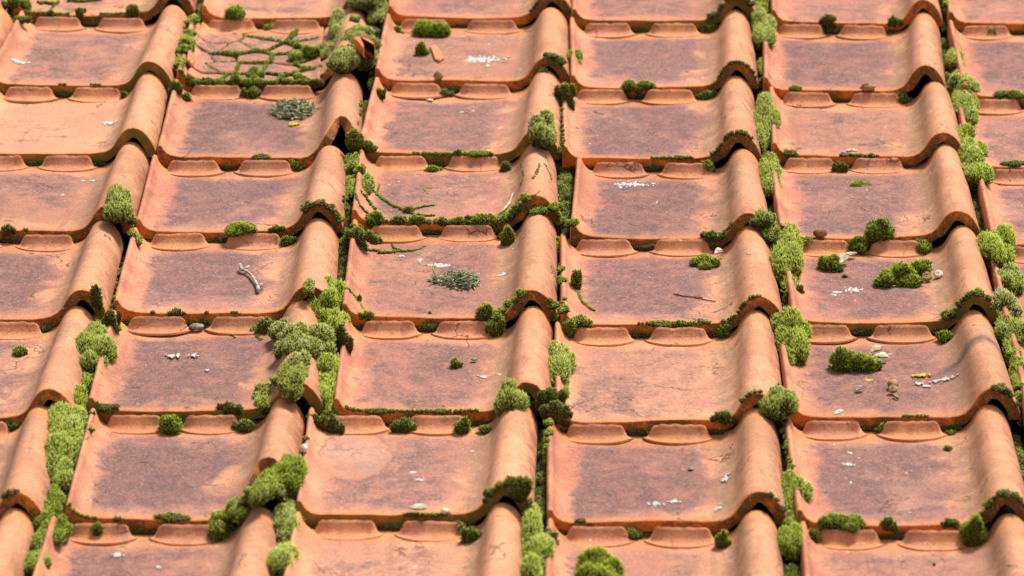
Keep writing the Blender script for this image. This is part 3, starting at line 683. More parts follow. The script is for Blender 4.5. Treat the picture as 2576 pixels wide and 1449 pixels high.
# --- B
MB('P', 'moss dome on the lower lip of', 'B3', [(557,566,650,602)], lush=.45, **gp)
MB('G', 'dark moss knot left of roll below', 'B3', [(700,588,742,624),(680,584,712,604)], lush=.3, **gg)
MB('A', 'dark brown moss over the roll mouth of', 'B3', [], [([(768,546),(784,528),(808,520),(832,530),(850,548)],10)], lush=.1, dry=.8, **ga)
MB('G', 'dark moss strip on the right end of', 'B3', [(857,540,894,600)], [([(862,500),(868,530)],9)], lush=.4, **gg)
MB('G', 'bright moss tufts under lower lip of', 'B2', [(626,394,690,414),(716,398,772,436)], lush=.45, **gg)
MB('G', 'moss bits at right of broken roll of', 'B2', [(876,346,905,384)], [([(908,245),(905,290),(896,330)],6)], lush=.3, dry=.3, **gg)
MB('S', 'big bright green moss cushion at right end of', 'B4', [(784,708,876,812),(800,770,876,846)], lush=.85, frost=.15, **gs)
MB('R', 'small brown moss tuft on roll end of', 'B4', [(766,722,794,764)], lush=.3, dry=.6, **gs)
MB('G', 'dark moss under the big cushion right of', 'B4', [(838,800,880,872)], lush=.15, **gg)
MB('R', 'great frosted moss mat spread over the roll of', 'B5', [(682,800,740,860),(705,806,790,896),(735,815,832,900),(718,890,780,965),(765,850,838,915),(690,855,730,900)], [([(700,850),(730,870),(770,880),(800,870)],18)], lush=.8, frost=.9, dry=.55, blade=.75, **gs)
MB('R', 'moss sweep along the roll mouth of', 'B5', [(705,900,772,1000),(640,975,690,1038)], [([(650,1010),(665,985),(690,968),(720,960),(752,958)],17)], lush=.6, dry=.5, blade=.75, **gs)
MB('S', 'tall bright moss cushion right of the roll of', 'B5', [(788,902,856,1000),(800,960,860,1046),(770,985,820,1030)], lush=.8, frost=.3, **gs)
MB('G', 'dark moss below the tall cushion right of', 'B5', [(772,1036,812,1070),(815,1030,860,1095)], lush=.15, **gg)
MB('C', 'moss threads on both lugs of', 'B5', [], [([(386,806),(386,833)],4.5), ([(519,814),(524,826),(538,838)],5), ([(549,836),(580,842),(592,850)],4), ([(586,812),(604,826),(640,840),(655,856)],4)], lush=.25, name='crack_moss', **gc)
MB('G', 'dark moss tufts in gap under lower lip of', 'B4', [(636,793,705,845),(424,796,464,818),(336,796,352,812)], lush=.2, frost=.1, **gg)
MB('S', 'narrow moss strip in seam left of', 'B4', [], [([(296,690),(294,720),(286,750),(284,772)],8)], lush=.5, blade=.5, **gs)
MB('G', 'moss tufts under the left half lip of', 'B5', [(240,1040,296,1066),(316,1043,352,1080),(354,1046,384,1074)], [([(230,1040),(300,1052)],6)], lush=.2, frost=.2, **gg)
MB('P', 'moss clod between the lugs below', 'B5', [(402,1038,464,1096)], lush=.35, **gp)
MB('G', 'dark moss cluster left of roll below', 'B5', [(552,1038,600,1075),(590,1050,646,1094)], lush=.2, frost=.2, **gg)
MB('R', 'dark green moss dome on the broken roll of', 'B6', [(668,1136,768,1240)], lush=.3, **gs)
MB('R', 'moss cushions along the broken roll end of', 'B6', [(628,1206,688,1280),(574,1252,644,1320),(514,1290,598,1370)], [([(540,1330),(590,1290),(640,1255),(690,1240)],17)], lush=.4, dry=.3, blade=.6, **gs)
MB('S', 'frosted moss cushion right of the broken roll of', 'B6', [(698,1262,758,1376)], [([(700,1240),(716,1260)],9)], lush=.8, frost=.9, dry=.3, **gs)
MB('S', 'small bright moss strip in seam right of', 'B6', [], [([(776,1096),(770,1112)],10)], lush=.6, blade=.5, **gs)
MB('G', 'moss tufts under lower lip of', 'B6', [(224,1304,268,1362),(400,1308,472,1338),(280,1310,310,1326)], [([(180,1322),(240,1330)],6)], lush=.25, **gg)
MB('S', 'pale frosted moss cushion at bottom edge right of', 'B7', [(660,1374,742,1470)], lush=1., frost=.8, **gs)
# --- A
MB('R', 'brown moss tuft on roll end of', 'A3', [(262,480,327,562)], [([(318,556),(332,590),(340,606)],12)], lush=.35, dry=.6, **gs)
MB('G', 'moss tufts in gap under lower lip of', 'A3', [(7,584,36,610),(140,586,190,622),(54,584,78,596)], lush=.25, **gg)
MB('G', 'dark moss at right of roll mouth of', 'A4', [(224,754,262,800),(256,772,297,818)], lush=.1, dry=.3, **gg)
MB('G', 'dark moss tuft left of roll below', 'A4', [(84,812,132,842)], lush=.2, **gg)
MB('S', 'large bushy moss cushion right of roll of', 'A5', [(176,820,262,920),(205,860,286,952)], lush=.7, dry=.35, frost=.25, **gs)
MB('S', 'small moss tuft at upper right end of', 'A5', [(230,792,254,826),(280,815,304,840)], lush=.5, **gs)
MB('P', 'small dark moss clod lying on pan of', 'A5', [(30,870,66,896),(2,892,14,902)], lush=.3, **gp)
MB('S', 'moss bunch in seam at lower right of', 'A5', [(193,946,238,988),(150,975,226,1064)], [([(200,1050),(225,1085)],12)], lush=.45, frost=.2, **gs)
MB('G', 'dark moss in gap under lip of', 'A5', [(-6,1057,50,1093)], lush=.1, frost=.2, **gg)
MB('S', 'tallest moss cushion, frosted and column shaped, right of', 'A6', [(118,1010,190,1120),(124,1060,216,1190),(116,1140,184,1234),(118,1030,205,1160)], lush=.95, frost=.65, **gs)
MB('S', 'dark green moss cushions at lower right end of', 'A6', [(110,1226,165,1300),(82,1266,142,1330),(136,1300,176,1366)], lush=.3, blade=.7, **gs)
MB('A', 'dark moss inside the roll mouth of', 'A6', [], [([(6,1262),(24,1250),(44,1246)],10)], lush=.1, dry=.5, **ga)
MB('S', 'moss tuft in seam right of the roll of', 'A7', [(84,1316,134,1384)], lush=.4, frost=.3, blade=.6, **gs)
MB('S', 'rounded moss dome at bottom edge right of', 'A7', [(62,1385,126,1452)], lush=.5, frost=.6, blade=.7, **gs)
# --- C5 to C7
MB('R', 'spiky moss tuft on left of roll end of', 'C5', [(1238,956,1322,1040)], lush=.55, dry=.6, **gs)
MB('G', 'dark moss under right of roll end of', 'C5', [(1354,976,1412,1030),(1370,1000,1422,1050)], lush=.15, dry=.3, **gg)
MB('S', 'bright moss tuft in lower seam right of', 'C5', [(1394,964,1432,1036)], lush=.8, frost=.4, blade=.7, **gs)
MB('S', 'big moss cushion with pale tips in upper seam right of', 'C5', [(1374,858,1440,966)], lush=.7, frost=.5, dry=.3, **gs)
MB('P', 'small round moss clod lying on pan of', 'C5', [(1132,905,1163,927)], lush=.3, **gp)
MB('G', 'moss clumps under lower lip of', 'C5', [(905,1040,990,1060),(992,1044,1046,1094),(1080,1040,1140,1056)], [([(870,1046),(980,1050),(1110,1046),(1200,1044)],6)], lush=.2, frost=.2, **gg)
MB('P', 'round moss clod hanging over right lug of', 'C6', [(1144,1042,1187,1094)], lush=.4, **gp)
MB('G', 'dark moss tuft beside roll base of', 'C6', [(1204,1066,1242,1094)], lush=.2, frost=.4, **gg)
MB('S', 'long chain of moss pads in seam right of', 'C6', [(1364,1080,1388,1122),(1362,1112,1388,1175)], [([(1376,1055),(1376,1090),(1374,1130),(1372,1180),(1370,1250)],10)], lush=.6, blade=.5, **gs)
MB('A', 'dark moss filling the roll mouth of', 'C6', [(1275,1250,1340,1302)], [([(1222,1300),(1232,1272),(1255,1256),(1285,1252),(1320,1270),(1342,1294)],11)], lush=.3, dry=.4, **ga)
MB('G', 'dark moss cluster left of roll below', 'C6', [(1128,1308,1180,1352),(1165,1318,1212,1370)], [([(1020,1310),(1070,1318),(1130,1312)],6)], lush=.25, frost=.25, **gg)
MB('G', 'moss at right of roll mouth of', 'C6', [(1350,1294,1388,1352)], [([(1380,1340),(1400,1365)],10)], lush=.4, **gg)
MB('S', 'tall pale green moss cushion on roll of', 'C7', [(1302,1302,1372,1420),(1306,1370,1384,1480)], lush=1., frost=.6, **gs)
MB('P', 'very large bright moss dome cut by bottom edge on', 'D7', [(1426,1392,1580,1520)], lush=.9, blade=1.5, **gp)
# --- D
MB('A', 'dark moss arch in the roll mouth of', 'D0', [], [([(1775,80),(1800,60),(1815,30),(1840,12),(1870,8),(1890,18)],10)], lush=.15, dry=.5, **ga)
MB('S', 'upper moss cushion in seam right of', 'D1', [(1879,8,1926,50),(1890,-24,1936,22)], lush=.6, frost=.3, **gs)
MB('S', 'long moss cushion with pale tips in seam right of', 'D1', [(1888,26,1948,134)], lush=.75, frost=.6, dry=.3, **gs)
MB('S', 'dark narrow moss tuft at lower seam right of', 'D1', [(1906,137,1930,200)], lush=.3, dry=.3, **gs)
MB('G', 'moss bunch at right end of roll mouth of', 'D1', [(1900,206,1936,248)], lush=.35, **gg)
MB('G', 'bright moss tuft between the lugs below', 'D1', [(1560,221,1606,250),(1595,228,1646,255)], lush=.55, **gg)
MB('G', 'dark moss tuft at left foot of roll of', 'D2', [(1753,224,1802,258)], lush=.2, **gg)
MB('A', 'dark moss lining inside the roll mouth of', 'D1', [], [([(1805,205),(1822,184),(1850,172),(1880,178),(1900,196)],5)], lush=.1, dry=.6, **ga)
MB('G', 'tiny moss under right part of lower lip of', 'D0', [(1777,58,1802,86)], lush=.3, **gg)
MB('S', 'tall oval moss cushion in seam right of', 'D2', [(1889,252,1954,392)], lush=.75, dry=.45, frost=.2, **gs)
MB('G', 'dark green moss below the oval cushion right of', 'D2', [(1910,382,1944,415)], lush=.4, **gg)
MB('A', 'dark moss over the roll mouth of', 'D2', [], [([(1795,402),(1812,376),(1836,360),(1864,354),(1890,362)],8)], lush=.1, dry=.5, **ga)
MB('G', 'dark moss bunch left of roll below', 'D2', [(1750,398,1803,446),(1690,402,1730,416),(1756,376,1774,402)], [([(1640,404),(1740,406)],5)], lush=.25, **gg)
MB('S', 'oval moss cushion in seam right of', 'D3', [(1908,396,1964,496)], lush=.65, dry=.3, frost=.2, **gs)
MB('R', 'dark mixed moss clump on right of roll end of', 'D3', [(1890,538,1945,575),(1915,545,1957,604)], lush=.3, frost=.35, dry=.3, **gs)
MB('G', 'dark moss bits in gap under right lip of', 'D3', [(1765,602,1810,630)], [([(1820,590),(1840,570)],6)], lush=.2, **gg)
MB('P', 'small moss dome with pale tip on pan of', 'D4', [(1735,640,1813,680)], lush=.4, **gp)
MB('S', 'large upright bright moss cushion in seam right of', 'D4', [(1946,582,2020,730)], lush=.7, dry=.3, **gs)
MB('G', 'moss strip below the upright cushion right of', 'D4', [(1966,726,1996,792),(1998,710,2020,736)], lush=.4, **gg)
MB('A', 'dark moss trim along the roll mouth of', 'D4', [(1800,812,1842,856)], [([(1820,830),(1845,810),(1870,790),(1888,772),(1910,762)],7)], lush=.3, **ga)
MB('G', 'low moss band under the lower lip of', 'D4', [(1630,826,1700,850),(1690,818,1730,838)], [([(1610,845),(1660,836),(1720,828),(1785,820)],8)], lush=.5, **gg)
MB('S', 'big egg shaped moss cushion in seam right of', 'D5', [(1940,788,2031,918)], [([(2005,905),(2020,920)],10)], lush=.75, dry=.25, **gs)
MB('R', 'shaggy dark moss tuft at roll end of', 'D5', [(1920,978,1996,1056)], lush=.4, dry=.5, frost=.4, **gs)
MB('A', 'thin moss lining left of roll mouth of', 'D5', [], [([(1868,1010),(1885,996),(1915,990)],6)], lush=.4, **ga)
MB('G', 'dark moss bits left of roll below', 'D5', [(1798,1060,1846,1092)], lush=.2, **gg)
MB('P', 'tiny moss speck on the roll of', 'D5', [(1954,960,1964,974)], lush=.3, **gp)
MB('S', 'long narrow moss strip in seam right of', 'D6', [], [([(1968,1058),(1972,1090),(1980,1130),(1990,1180)],11)], lush=.5, blade=.5, **gs)
MB('S', 'round tufted moss cushion in seam right of', 'D6', [(1962,1188,2030,1294)], lush=.55, frost=.4, **gs)
MB('S', 'dark moss below the tufted cushion right of', 'D6', [(1968,1290,2026,1340)], lush=.35, blade=.6, **gs)
MB('S', 'lower moss tuft at roll top left of', 'E7', [(1956,1330,2020,1406)], lush=.5, frost=.3, **gs)
MB('A', 'dark moss inside the open roll mouth of', 'D6', [], [([(1940,1270),(1965,1285),(1980,1302)],10)], lush=.1, dry=.4, **ga)
MB('P', 'bright moss clod left of the roll below', 'D6', [(1800,1334,1838,1384)], lush=.5, **gp)
MB('G', 'dark moss tuft between lugs below', 'D6', [(1560,1327,1612,1366),(1440,1326,1480,1342)], lush=.15, frost=.35, **gg)
MB('G', 'small moss bit beside rim below', 'D5', [(1404,1066,1436,1094)], lush=.2, **gg)
# --- E
MB('G', 'bright moss tuft in gap between lugs below', 'E0', [(2061,58,2104,90)], lush=.2, frost=.3, **gg)
MB('G', 'dark moss bit left of roll below', 'E0', [(2230,66,2262,90)], lush=.2, **gg)
MB('G', 'bright small moss tuft over left lug below', 'E1', [(1977,224,2024,244)], lush=.55, **gg)
MB('G', 'dark moss bunch left of roll below', 'E1', [(2237,230,2290,268)], lush=.3, frost=.2, **gg)
MB('G', 'dark moss crumbs under lower lip of', 'E2', [(1963,400,2010,422),(2100,402,2130,440)], [([(2117,405),(2160,400),(2205,398)],6)], lush=.2, frost=.2, **gg)
MB('P', 'small flat moss dome below right lug of', 'E3', [(2133,454,2188,478)], lush=.35, **gp)
MB('S', 'short bright moss cushion in seam right of', 'E1', [(2380,117,2427,185)], lush=.7, frost=.2, **gs)
MB('S', 'pale double moss cushion in seam right of', 'E2', [(2384,178,2450,250),(2402,222,2455,324)], lush=.9, frost=.5, dry=.3, **gs)
MB('S', 'round moss cushion at roll end of', 'E2', [(2388,318,2455,382)], lush=.75, frost=.2, **gs)
MB('S', 'plump double moss cushion in upper seam right of', 'E3', [(2410,350,2474,424),(2415,382,2488,480)], lush=.85, frost=.55, **gs)
MB('S', 'thin moss strip at top edge in seam right of', 'E0', [], [([(2376,-6),(2380,15),(2383,32)],9)], lush=.6, blade=.5, **gs)
MB('G', 'bright moss tuft beside a brown husk left on', 'E4', [(2004,586,2056,640)], lush=.5, **gg)
MB('P', 'big dark green moss heap over right lug of', 'E4', [(2174,578,2252,640),(2194,560,2250,612),(2134,600,2184,646)], lush=.3, **gp)
MB('P', 'dark moss clod left of roll foot of', 'E4', [(2298,603,2348,642)], lush=.3, **gp)
MB('P', 'moss clod with a dry leaf on', 'E4', [(2058,640,2120,688)], lush=.45, **gp)
MB('P', 'largest loose moss clod lying on pan of', 'E4', [(2198,680,2256,726),(2228,655,2300,722),(2280,653,2343,706),(2256,690,2320,729)], lush=.6, blade=1.3, **gp)
MB('P', 'tiny moss crumb on pan of', 'E4', [(2117,687,2133,700)], lush=.2, **gp)
MB('S', 'bright tall moss cushion in seam right of', 'E4', [(2466,564,2552,690)], lush=1., frost=.3, **gs)
MB('S', 'frosted moss cushion below the bright one right of', 'E4', [(2506,676,2567,748)], lush=.6, frost=1., **gs)
MB('A', 'thick dark moss along the roll mouth of', 'E4', [(2360,830,2404,862)], [([(2372,846),(2392,822),(2412,800),(2432,780),(2458,760),(2484,760),(2500,775)],12)], lush=.25, dry=.2, **ga)
MB('S', 'whitish dry moss cushion in upper seam right of', 'E5', [(2496,736,2571,812)], lush=.7, frost=1., dry=.8, **gs)
MB('S', 'dark bushy moss under the whitish cushion right of', 'E5', [(2502,790,2560,866),(2540,800,2590,860)], lush=.3, frost=.4, dry=.3, **gs)
MB('S', 'bright moss band in lower seam right of', 'E5', [(2524,845,2566,934),(2540,920,2580,995)], [([(2550,900),(2562,960),(2570,1000)],13)], lush=.75, frost=.2, blade=.8, **gs)
MB('P', 'loaf shaped moss clod lying on pan of', 'E5', [(2079,884,2160,942),(2130,888,2220,944)], lush=.45, **gp)
MB('A', 'dark moss on right of roll mouth of', 'E5', [], [([(2498,1005),(2520,1004),(2545,1020),(2560,1038)],12)], lush=.1, dry=.4, **ga)
MB('G', 'moss tuft in gap between lugs below', 'E5', [(2198,1060,2260,1100),(2372,1080,2410,1096)], [([(2270,1058),(2330,1060)],5)], lush=.3, **gg)
MB('P', 'tiny round moss dot on pan of', 'E6', [(2371,1119,2396,1137)], lush=.3, **gp)
MB('P', 'long bright moss clod on lower lip of', 'E6', [(2062,1310,2130,1350),(2100,1306,2184,1346)], lush=.5, **gp)
MB('G', 'dark moss under left of lower lip of', 'E6', [(2020,1325,2070,1365),(2060,1340,2118,1364),(2209,1330,2252,1363),(2367,1322,2404,1345)], lush=.15, frost=.3, **gg)
MB('P', 'bright moss clod at left foot of roll mouth of', 'E6', [(2422,1300,2488,1378)], lush=.45, **gp)
MB('A', 'dark moss arch in the roll mouth of', 'E6', [], [([(2470,1300),(2490,1280),(2520,1268),(2555,1268),(2576,1275)],11)], lush=.15, dry=.4, **ga)
MB('P', 'tiny moss crumb near bottom edge on', 'E7', [(2344,1414,2356,1428)], lush=.2, **gp)
MB('P', 'moss clod hanging over lug below', 'F0', [(2482,68,2514,97)], lush=.5, **gp)
MB('G', 'bright moss band under lower lip of', 'F1', [(2517,236,2580,267)], lush=.45, **gg)
MB('G', 'moss tuft under lower lip of', 'F2', [(2526,400,2576,423)], lush=.35, **gg)
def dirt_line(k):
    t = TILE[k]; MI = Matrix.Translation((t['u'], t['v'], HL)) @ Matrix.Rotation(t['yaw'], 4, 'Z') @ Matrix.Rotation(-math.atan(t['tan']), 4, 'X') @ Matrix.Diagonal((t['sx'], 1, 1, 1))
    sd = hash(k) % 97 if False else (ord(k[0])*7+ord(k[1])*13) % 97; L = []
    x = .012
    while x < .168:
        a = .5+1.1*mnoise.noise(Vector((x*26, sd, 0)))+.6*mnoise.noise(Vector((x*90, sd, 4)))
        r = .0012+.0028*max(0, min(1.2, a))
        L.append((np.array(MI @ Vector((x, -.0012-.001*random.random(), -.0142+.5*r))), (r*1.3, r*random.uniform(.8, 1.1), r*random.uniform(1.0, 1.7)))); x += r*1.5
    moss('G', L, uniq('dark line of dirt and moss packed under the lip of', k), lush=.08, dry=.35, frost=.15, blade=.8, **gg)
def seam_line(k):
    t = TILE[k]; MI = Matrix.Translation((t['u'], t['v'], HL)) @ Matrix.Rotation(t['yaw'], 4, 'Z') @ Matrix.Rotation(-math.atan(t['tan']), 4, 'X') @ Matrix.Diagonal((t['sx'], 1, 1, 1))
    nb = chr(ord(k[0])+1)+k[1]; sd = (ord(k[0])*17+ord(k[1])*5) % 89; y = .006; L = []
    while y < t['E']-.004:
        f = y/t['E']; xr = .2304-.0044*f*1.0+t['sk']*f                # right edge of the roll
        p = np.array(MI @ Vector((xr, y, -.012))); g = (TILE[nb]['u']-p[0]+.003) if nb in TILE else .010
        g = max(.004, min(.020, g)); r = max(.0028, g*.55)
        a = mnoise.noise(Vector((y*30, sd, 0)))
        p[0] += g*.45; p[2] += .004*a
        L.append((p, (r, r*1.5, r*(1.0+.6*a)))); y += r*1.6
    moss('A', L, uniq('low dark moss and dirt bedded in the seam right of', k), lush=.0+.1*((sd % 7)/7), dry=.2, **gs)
for k in TILE:
    if k[0] in 'ABCDEF' and k[1] in '0123456': dirt_line(k) if k not in ('F5', 'B1') else None
    if k[0] in 'ABCDE': seam_line(k)
# ------------------------------------------------------------------ lichen crusts, twigs and litter
def tile_frame(k):
    t = TILE[k]; return Matrix.Translation((t['u'], t['v'], HL)) @ Matrix.Rotation(t['yaw'], 4, 'Z') @ Matrix.Rotation(-math.atan(t['tan']), 4, 'X')
def crust(words, k, spots, *a, **o):
    pos = [(hit(sp[0], sp[1])[0], sp) for sp in spots]
    for thr in (.006, .012, .02, .03, .05, .2):
        gl = []
        for c, sp in sorted(pos, key=lambda q: q[0][0]):
            near = [g for g in gl if any(np.linalg.norm(c-d)-(sp[2]+e[2])*.0004 < thr for d, e in g)]
            merged = [(c, sp)]+[x for g in near for x in g]; gl = [g for g in gl if not any(g is n for n in near)]+[merged]
        if len(gl) <= 5: break
    gl.sort(key=lambda g: float(np.mean([c[0] for c, e in g])))
    names = {1: [''], 2: ['left of ', 'right of '], 3: ['leftmost of ', 'middle of ', 'rightmost of ']}.get(len(gl)) or ['leftmost of ']+[ORD[i]+' of ' for i in range(1, len(gl)-1)]+['rightmost of ']
    for g, nm in zip(gl, names): crust_piece(nm+words, k, [e for c, e in g], *a, **o)
def crust_piece(words, k, spots, mat=LICHEN, group='white lichen crusts', col='lichen'):
    """thin crumbly crust that follows the tile; spots: (px, py, rx, ry[, slant]) in photo pixels"""
    V, F = [], []; org = None
    for sp in spots:
        px, py, rx, ry = sp[:4]; sl = sp[4] if len(sp) > 4 else 0
        c, _ = hit(px, py); org = c.copy() if org is None else org
        s = mmpx(c); ru, rv = rx*s, ry*s/(SA*.92); g = .0011; sdx = random.random()*40
        nu, nv = int(ru/g)+2, int(rv/g)+2; idx = {}
        for a in range(-nu, nu+1):
            for b in range(-nv, nv+1):
                du, dv = a*g, b*g; e = math.hypot(du/ru, (dv-sl*du)/rv)
                if e+.9*mnoise.noise(Vector((du*330+sdx, dv*150, 1)))+.35*mnoise.noise(Vector((du*900, dv*500, sdx))) < .62:
                    q = []
                    for oa, ob in ((0,0),(1,0),(1,1),(0,1)):
                        key = (a+oa, b+ob)
                        if key not in idx:
                            u, v = c[0]+key[0]*g, c[1]+key[1]*g; h, _k = surf(u, v)
                            idx[key] = len(V)
                            V.append((u+random.uniform(-.3, .3)*g, v+random.uniform(-.3, .3)*g, h+.0005+.0003*mnoise.noise(Vector((u*700, v*700, 0))))); V.append((u, v, h-.0008))
                        q.append(idx[key])
                    F.append(tuple(q)); F += [(q[i], q[i]+1, q[(i+1) % 4]+1, q[(i+1) % 4]) for i in range(4)]
    if not F: return
    cnt = {}
    for f in F: cnt[frozenset(f)] = cnt.get(frozenset(f), 0)+1
    F = [f for f in F if cnt[frozenset(f)] == 1]
    o = mesh_obj('lichen_crust', np.array(V)-org, F, mat, smooth=False, mw=place(org)); tag(o, uniq(words, k), col, group)
crust('pair of white lichen spots at left on', 'A1', [(39,153,14,8),(56,159,20,6)])
crust('single white lichen fleck beside roll of', 'A2', [(275,311,24,9)])
crust('long white lichen streak with spots around it on', 'C1', [(1200,152,84,13),(1195,192,34,9),(1183,94,18,7),(1145,121,18,5),(1187,171,10,3),(1225,166,14,4),(1232,113,7,3)])
crust('faint white lichen flecks on', 'C2', [(1181,313,17,6),(1263,325,12,4),(1163,283,11,3),(1080,252,10,4),(1190,280,6,2)])
crust('thin white lichen dash on', 'D3', [(1590,465,62,8),(1643,512,15,6),(1560,474,10,3)])
crust('three small white lichen ticks on', 'A3', [(88,493,17,4),(156,492,10,3),(234,456,10,4),(208,456,6,3)])
crust('scatter of white lichen spots around the nest on', 'C4', [(1155,649,24,6),(1055,656,10,5),(1112,669,32,8),(1094,688,25,5),(1178,658,15,4),(1262,691,12,6),(1078,668,10,4),(1010,647,10,3),(1132,640,10,3),(1200,690,10,3)])
crust('ragged white lichen patch on', 'E4', [(2146,731,28,8),(2105,736,20,5),(2222,750,8,3),(2240,745,8,3),(2092,742,12,4)])
crust('two white lichen ticks on', 'B5', [(435,897,24,5),(484,896,18,5),(520,932,8,3)])
crust('small white lichen tick on', 'C5', [(1214,948,15,5),(1255,944,7,4)])
crust('long white droppings streak on', 'E5', [(2370,957,38,5,.35),(2312,965,14,4),(2331,973,12,4)])
crust('paired white lichen marks on', 'D6', [(1648,1270,20,7),(1694,1263,20,6)])
crust('slanting white mark at upper right on', 'D6', [(1823,1206,15,9,.9)])
crust('slanting white mark near the roll mouth on', 'D6', [(1806,1278,12,8,.8)])
crust('small white lichen specks on', 'C6', [(1038,1192,12,4),(1054,1209,15,4),(1185,1140,6,3),(925,1216,9,4)])
crust('white lichen flecks at bottom edge on', 'C7', [(1041,1430,10,5),(1101,1428,19,7)])
crust('faint white lichen mark near bottom edge on', 'B7', [(295,1398,18,6),(395,1428,7,5)])
crust('pale lichen streak across', 'E6', [(2132,1169,22,5),(2138,1140,10,3),(2140,1216,6,3)])
crust('yellow lichen patch beside the dry tuft on', 'B2', [(738,312,17,8)], YLICHEN, 'yellow lichen patches')
crust('yellow lichen dot on', 'E2', [(2060,361,13,5)], YLICHEN, 'yellow lichen patches')
crust('two yellow lichen smears on', 'E5', [(2314,945,32,5),(2184,958,16,5)], YLICHEN, 'yellow lichen patches')
def tube(pts, rad, n=6, jit=.0):
    P = [np.array(p, float) for p in pts]; V, F = [], []
    for i, p in enumerate(P):
        d = P[min(i+1, len(P)-1)]-P[max(i-1, 0)]; d /= np.linalg.norm(d)+1e-9
        a = np.cross(d, [0, 0, 1]); a = a/(np.linalg.norm(a)+1e-9) if np.linalg.norm(a) > 1e-4 else np.array([1., 0, 0]); b = np.cross(a, d)
        r = rad[i] if hasattr(rad, '__len__') else rad
        for q in range(n):
            t = 2*math.pi*q/n; rr = r*(1+random.uniform(-jit, jit)); V.append(p+a*rr*math.cos(t)+b*rr*math.sin(t))
    m = len(P)
    for i in range(m-1): F += [(i*n+q, i*n+(q+1) % n, (i+1)*n+(q+1) % n, (i+1)*n+q) for q in range(n)]
    F += [tuple(range(n-1, -1, -1)), tuple((m-1)*n+q for q in range(n))]
    return V, F
def join(parts):
    V, F = [], []
    for v, f in parts:
        o = len(V); V += list(v); F += [tuple(i+o for i in q) for q in f]
    return V, F
def litter(name, parts, mat, words, k, cat, group=None, smooth=True):
    V, F = join(parts); V = np.array(V); org = V.mean(0).copy()
    o = mesh_obj(name, V-org, F, mat, smooth=smooth, mw=place(org)); tag(o, uniq(words, k), cat, group); return o
def up(p, h): return np.array(p)+np.array([0, 0, h])
# the twig
tw = [hit(607,686), hit(614,688), hit(622,693), hit(631,700), hit(639,711), hit(645,722), hit(649,731), hit(650,741)]
tw = [up(p, .0042) for p, _ in tw]
parts = [tube(tw, [.0026,.0017,.0015,.0016,.0015,.0016,.0023,.0020], 8, .12), tube([tw[0], tw[0]+np.array([-.002,.010,.002])], [.0026,.0014], 6), tube([tw[1], tw[1]+np.array([.005,.008,.001])], [.0022,.001], 6), tube([tw[6], tw[6]+np.array([.005,.004,.001])], [.0028,.0018], 6)]
litter('twig', parts, BARK, 'crooked grey twig lying on the pan of', 'B4', 'twig')
def nest(words, k, box, n, flat=.35):
    x0, y0, x1, y1 = box; c, au = boxlobe('P', *box); parts = []
    for i in range(n):
        a = random.uniform(0, 2*math.pi); r = math.sqrt(random.random()); p = c+np.array([math.cos(a)*r*au[0]*.92, math.sin(a)*r*au[1]*1.15, random.random()*(1-r*r)*au[2]*.85+.0012])
        d = rng.normal(size=3); d[2] = abs(d[2])*.3; d /= np.linalg.norm(d); L = random.uniform(.004, .010); bend = rng.normal(size=3)*.5
        pts = [p+d*L*s+bend*L*s*s*.6 for s in (0, .33, .66, 1)]; pts = [np.array([q[0], q[1], max(q[2], surf(q[0], q[1])[0]+.0006)]) for q in pts]
        parts.append(tube(pts, [.0008,.0010,.0008,.0004], 4))
    litter('lichen_tuft', parts, DRYTUFT, words, k, 'lichen tuft', 'dry lichen tufts')
nest('dry grey green lichen nest under right lug of', 'B2', (678,246,798,302), 520)
nest('dry lichen nest amid white spots on', 'C4', (1120,680,1205,730), 380)
nest('tiny crumb of dry lichen left of the nest on', 'C4', (1090,698,1122,716), 60)
def blob(c, ax, rough=.15, n=(9, 12), sd=0, openv=None):
    V, F = [], []; na, nb = n
    for a in range(na):
        th = math.pi*a/(na-1)
        for b in range(nb):
            ph = 2*math.pi*b/nb; d = np.array([math.sin(th)*math.cos(ph), math.sin(th)*math.sin(ph), math.cos(th)])
            V.append(np.array(c)+d*np.array(ax)*(1+rough*mnoise.noise(Vector(d*2.2+sd))))
    F = [(a*nb+b, (a+1)*nb+b, (a+1)*nb+(b+1) % nb, a*nb+(b+1) % nb) for a in range(na-1) for b in range(nb)]
    return V, F
def at(px, py, h): return up(hit(px, py)[0], h)
def curl(c, L, W, ang, rise=.004):
    """a withered curled leaf: a thin bent sheet with thickness"""
    V, F = [], []; n, m = 9, 5; ca, sa = math.cos(ang), math.sin(ang)
    for z in (0, .0006):
        for i in range(n):
            s = i/(n-1)
            for j in range(m):
                t = -1+2*j/(m-1); w = W*math.sin(math.pi*(.08+.86*s)); x = (s-.5)*L; y = t*w
                V.append(np.array(c)+np.array([x*ca-y*sa, x*sa+y*ca, z+rise*(s*s)+abs(t)**1.6*w*.7+.0007*mnoise.noise(Vector((x*300, y*300, ang)))]))
    o = n*m
    for i in range(n-1):
        for j in range(m-1):
            q = (i*m+j, i*m+j+1, (i+1)*m+j+1, (i+1)*m+j); F += [q[::-1], tuple(a+o for a in q)]
    for i in range(n-1):
        for j in (0, m-1): q = (i*m+j, (i+1)*m+j, (i+1)*m+j+o, i*m+j+o); F.append(q)
    for j in range(m-1):
        for i in (0, n-1): q = (i*m+j, i*m+j+1, i*m+j+1+o, i*m+j+o); F.append(q)
    return V, F
def snail(c, r, tilt=.3):
    pts, rd = [], []
    for i in range(40):
        t = i/39; a = t*4.6*math.pi; R = r*(.12+.62*t); pts.append(np.array(c)+np.array([R*math.cos(a), R*math.sin(a)*.75, R*math.sin(a)*.5+r*.5*(1-t)])); rd.append(r*(.10+.34*t))
    return tube(pts, rd, 8)
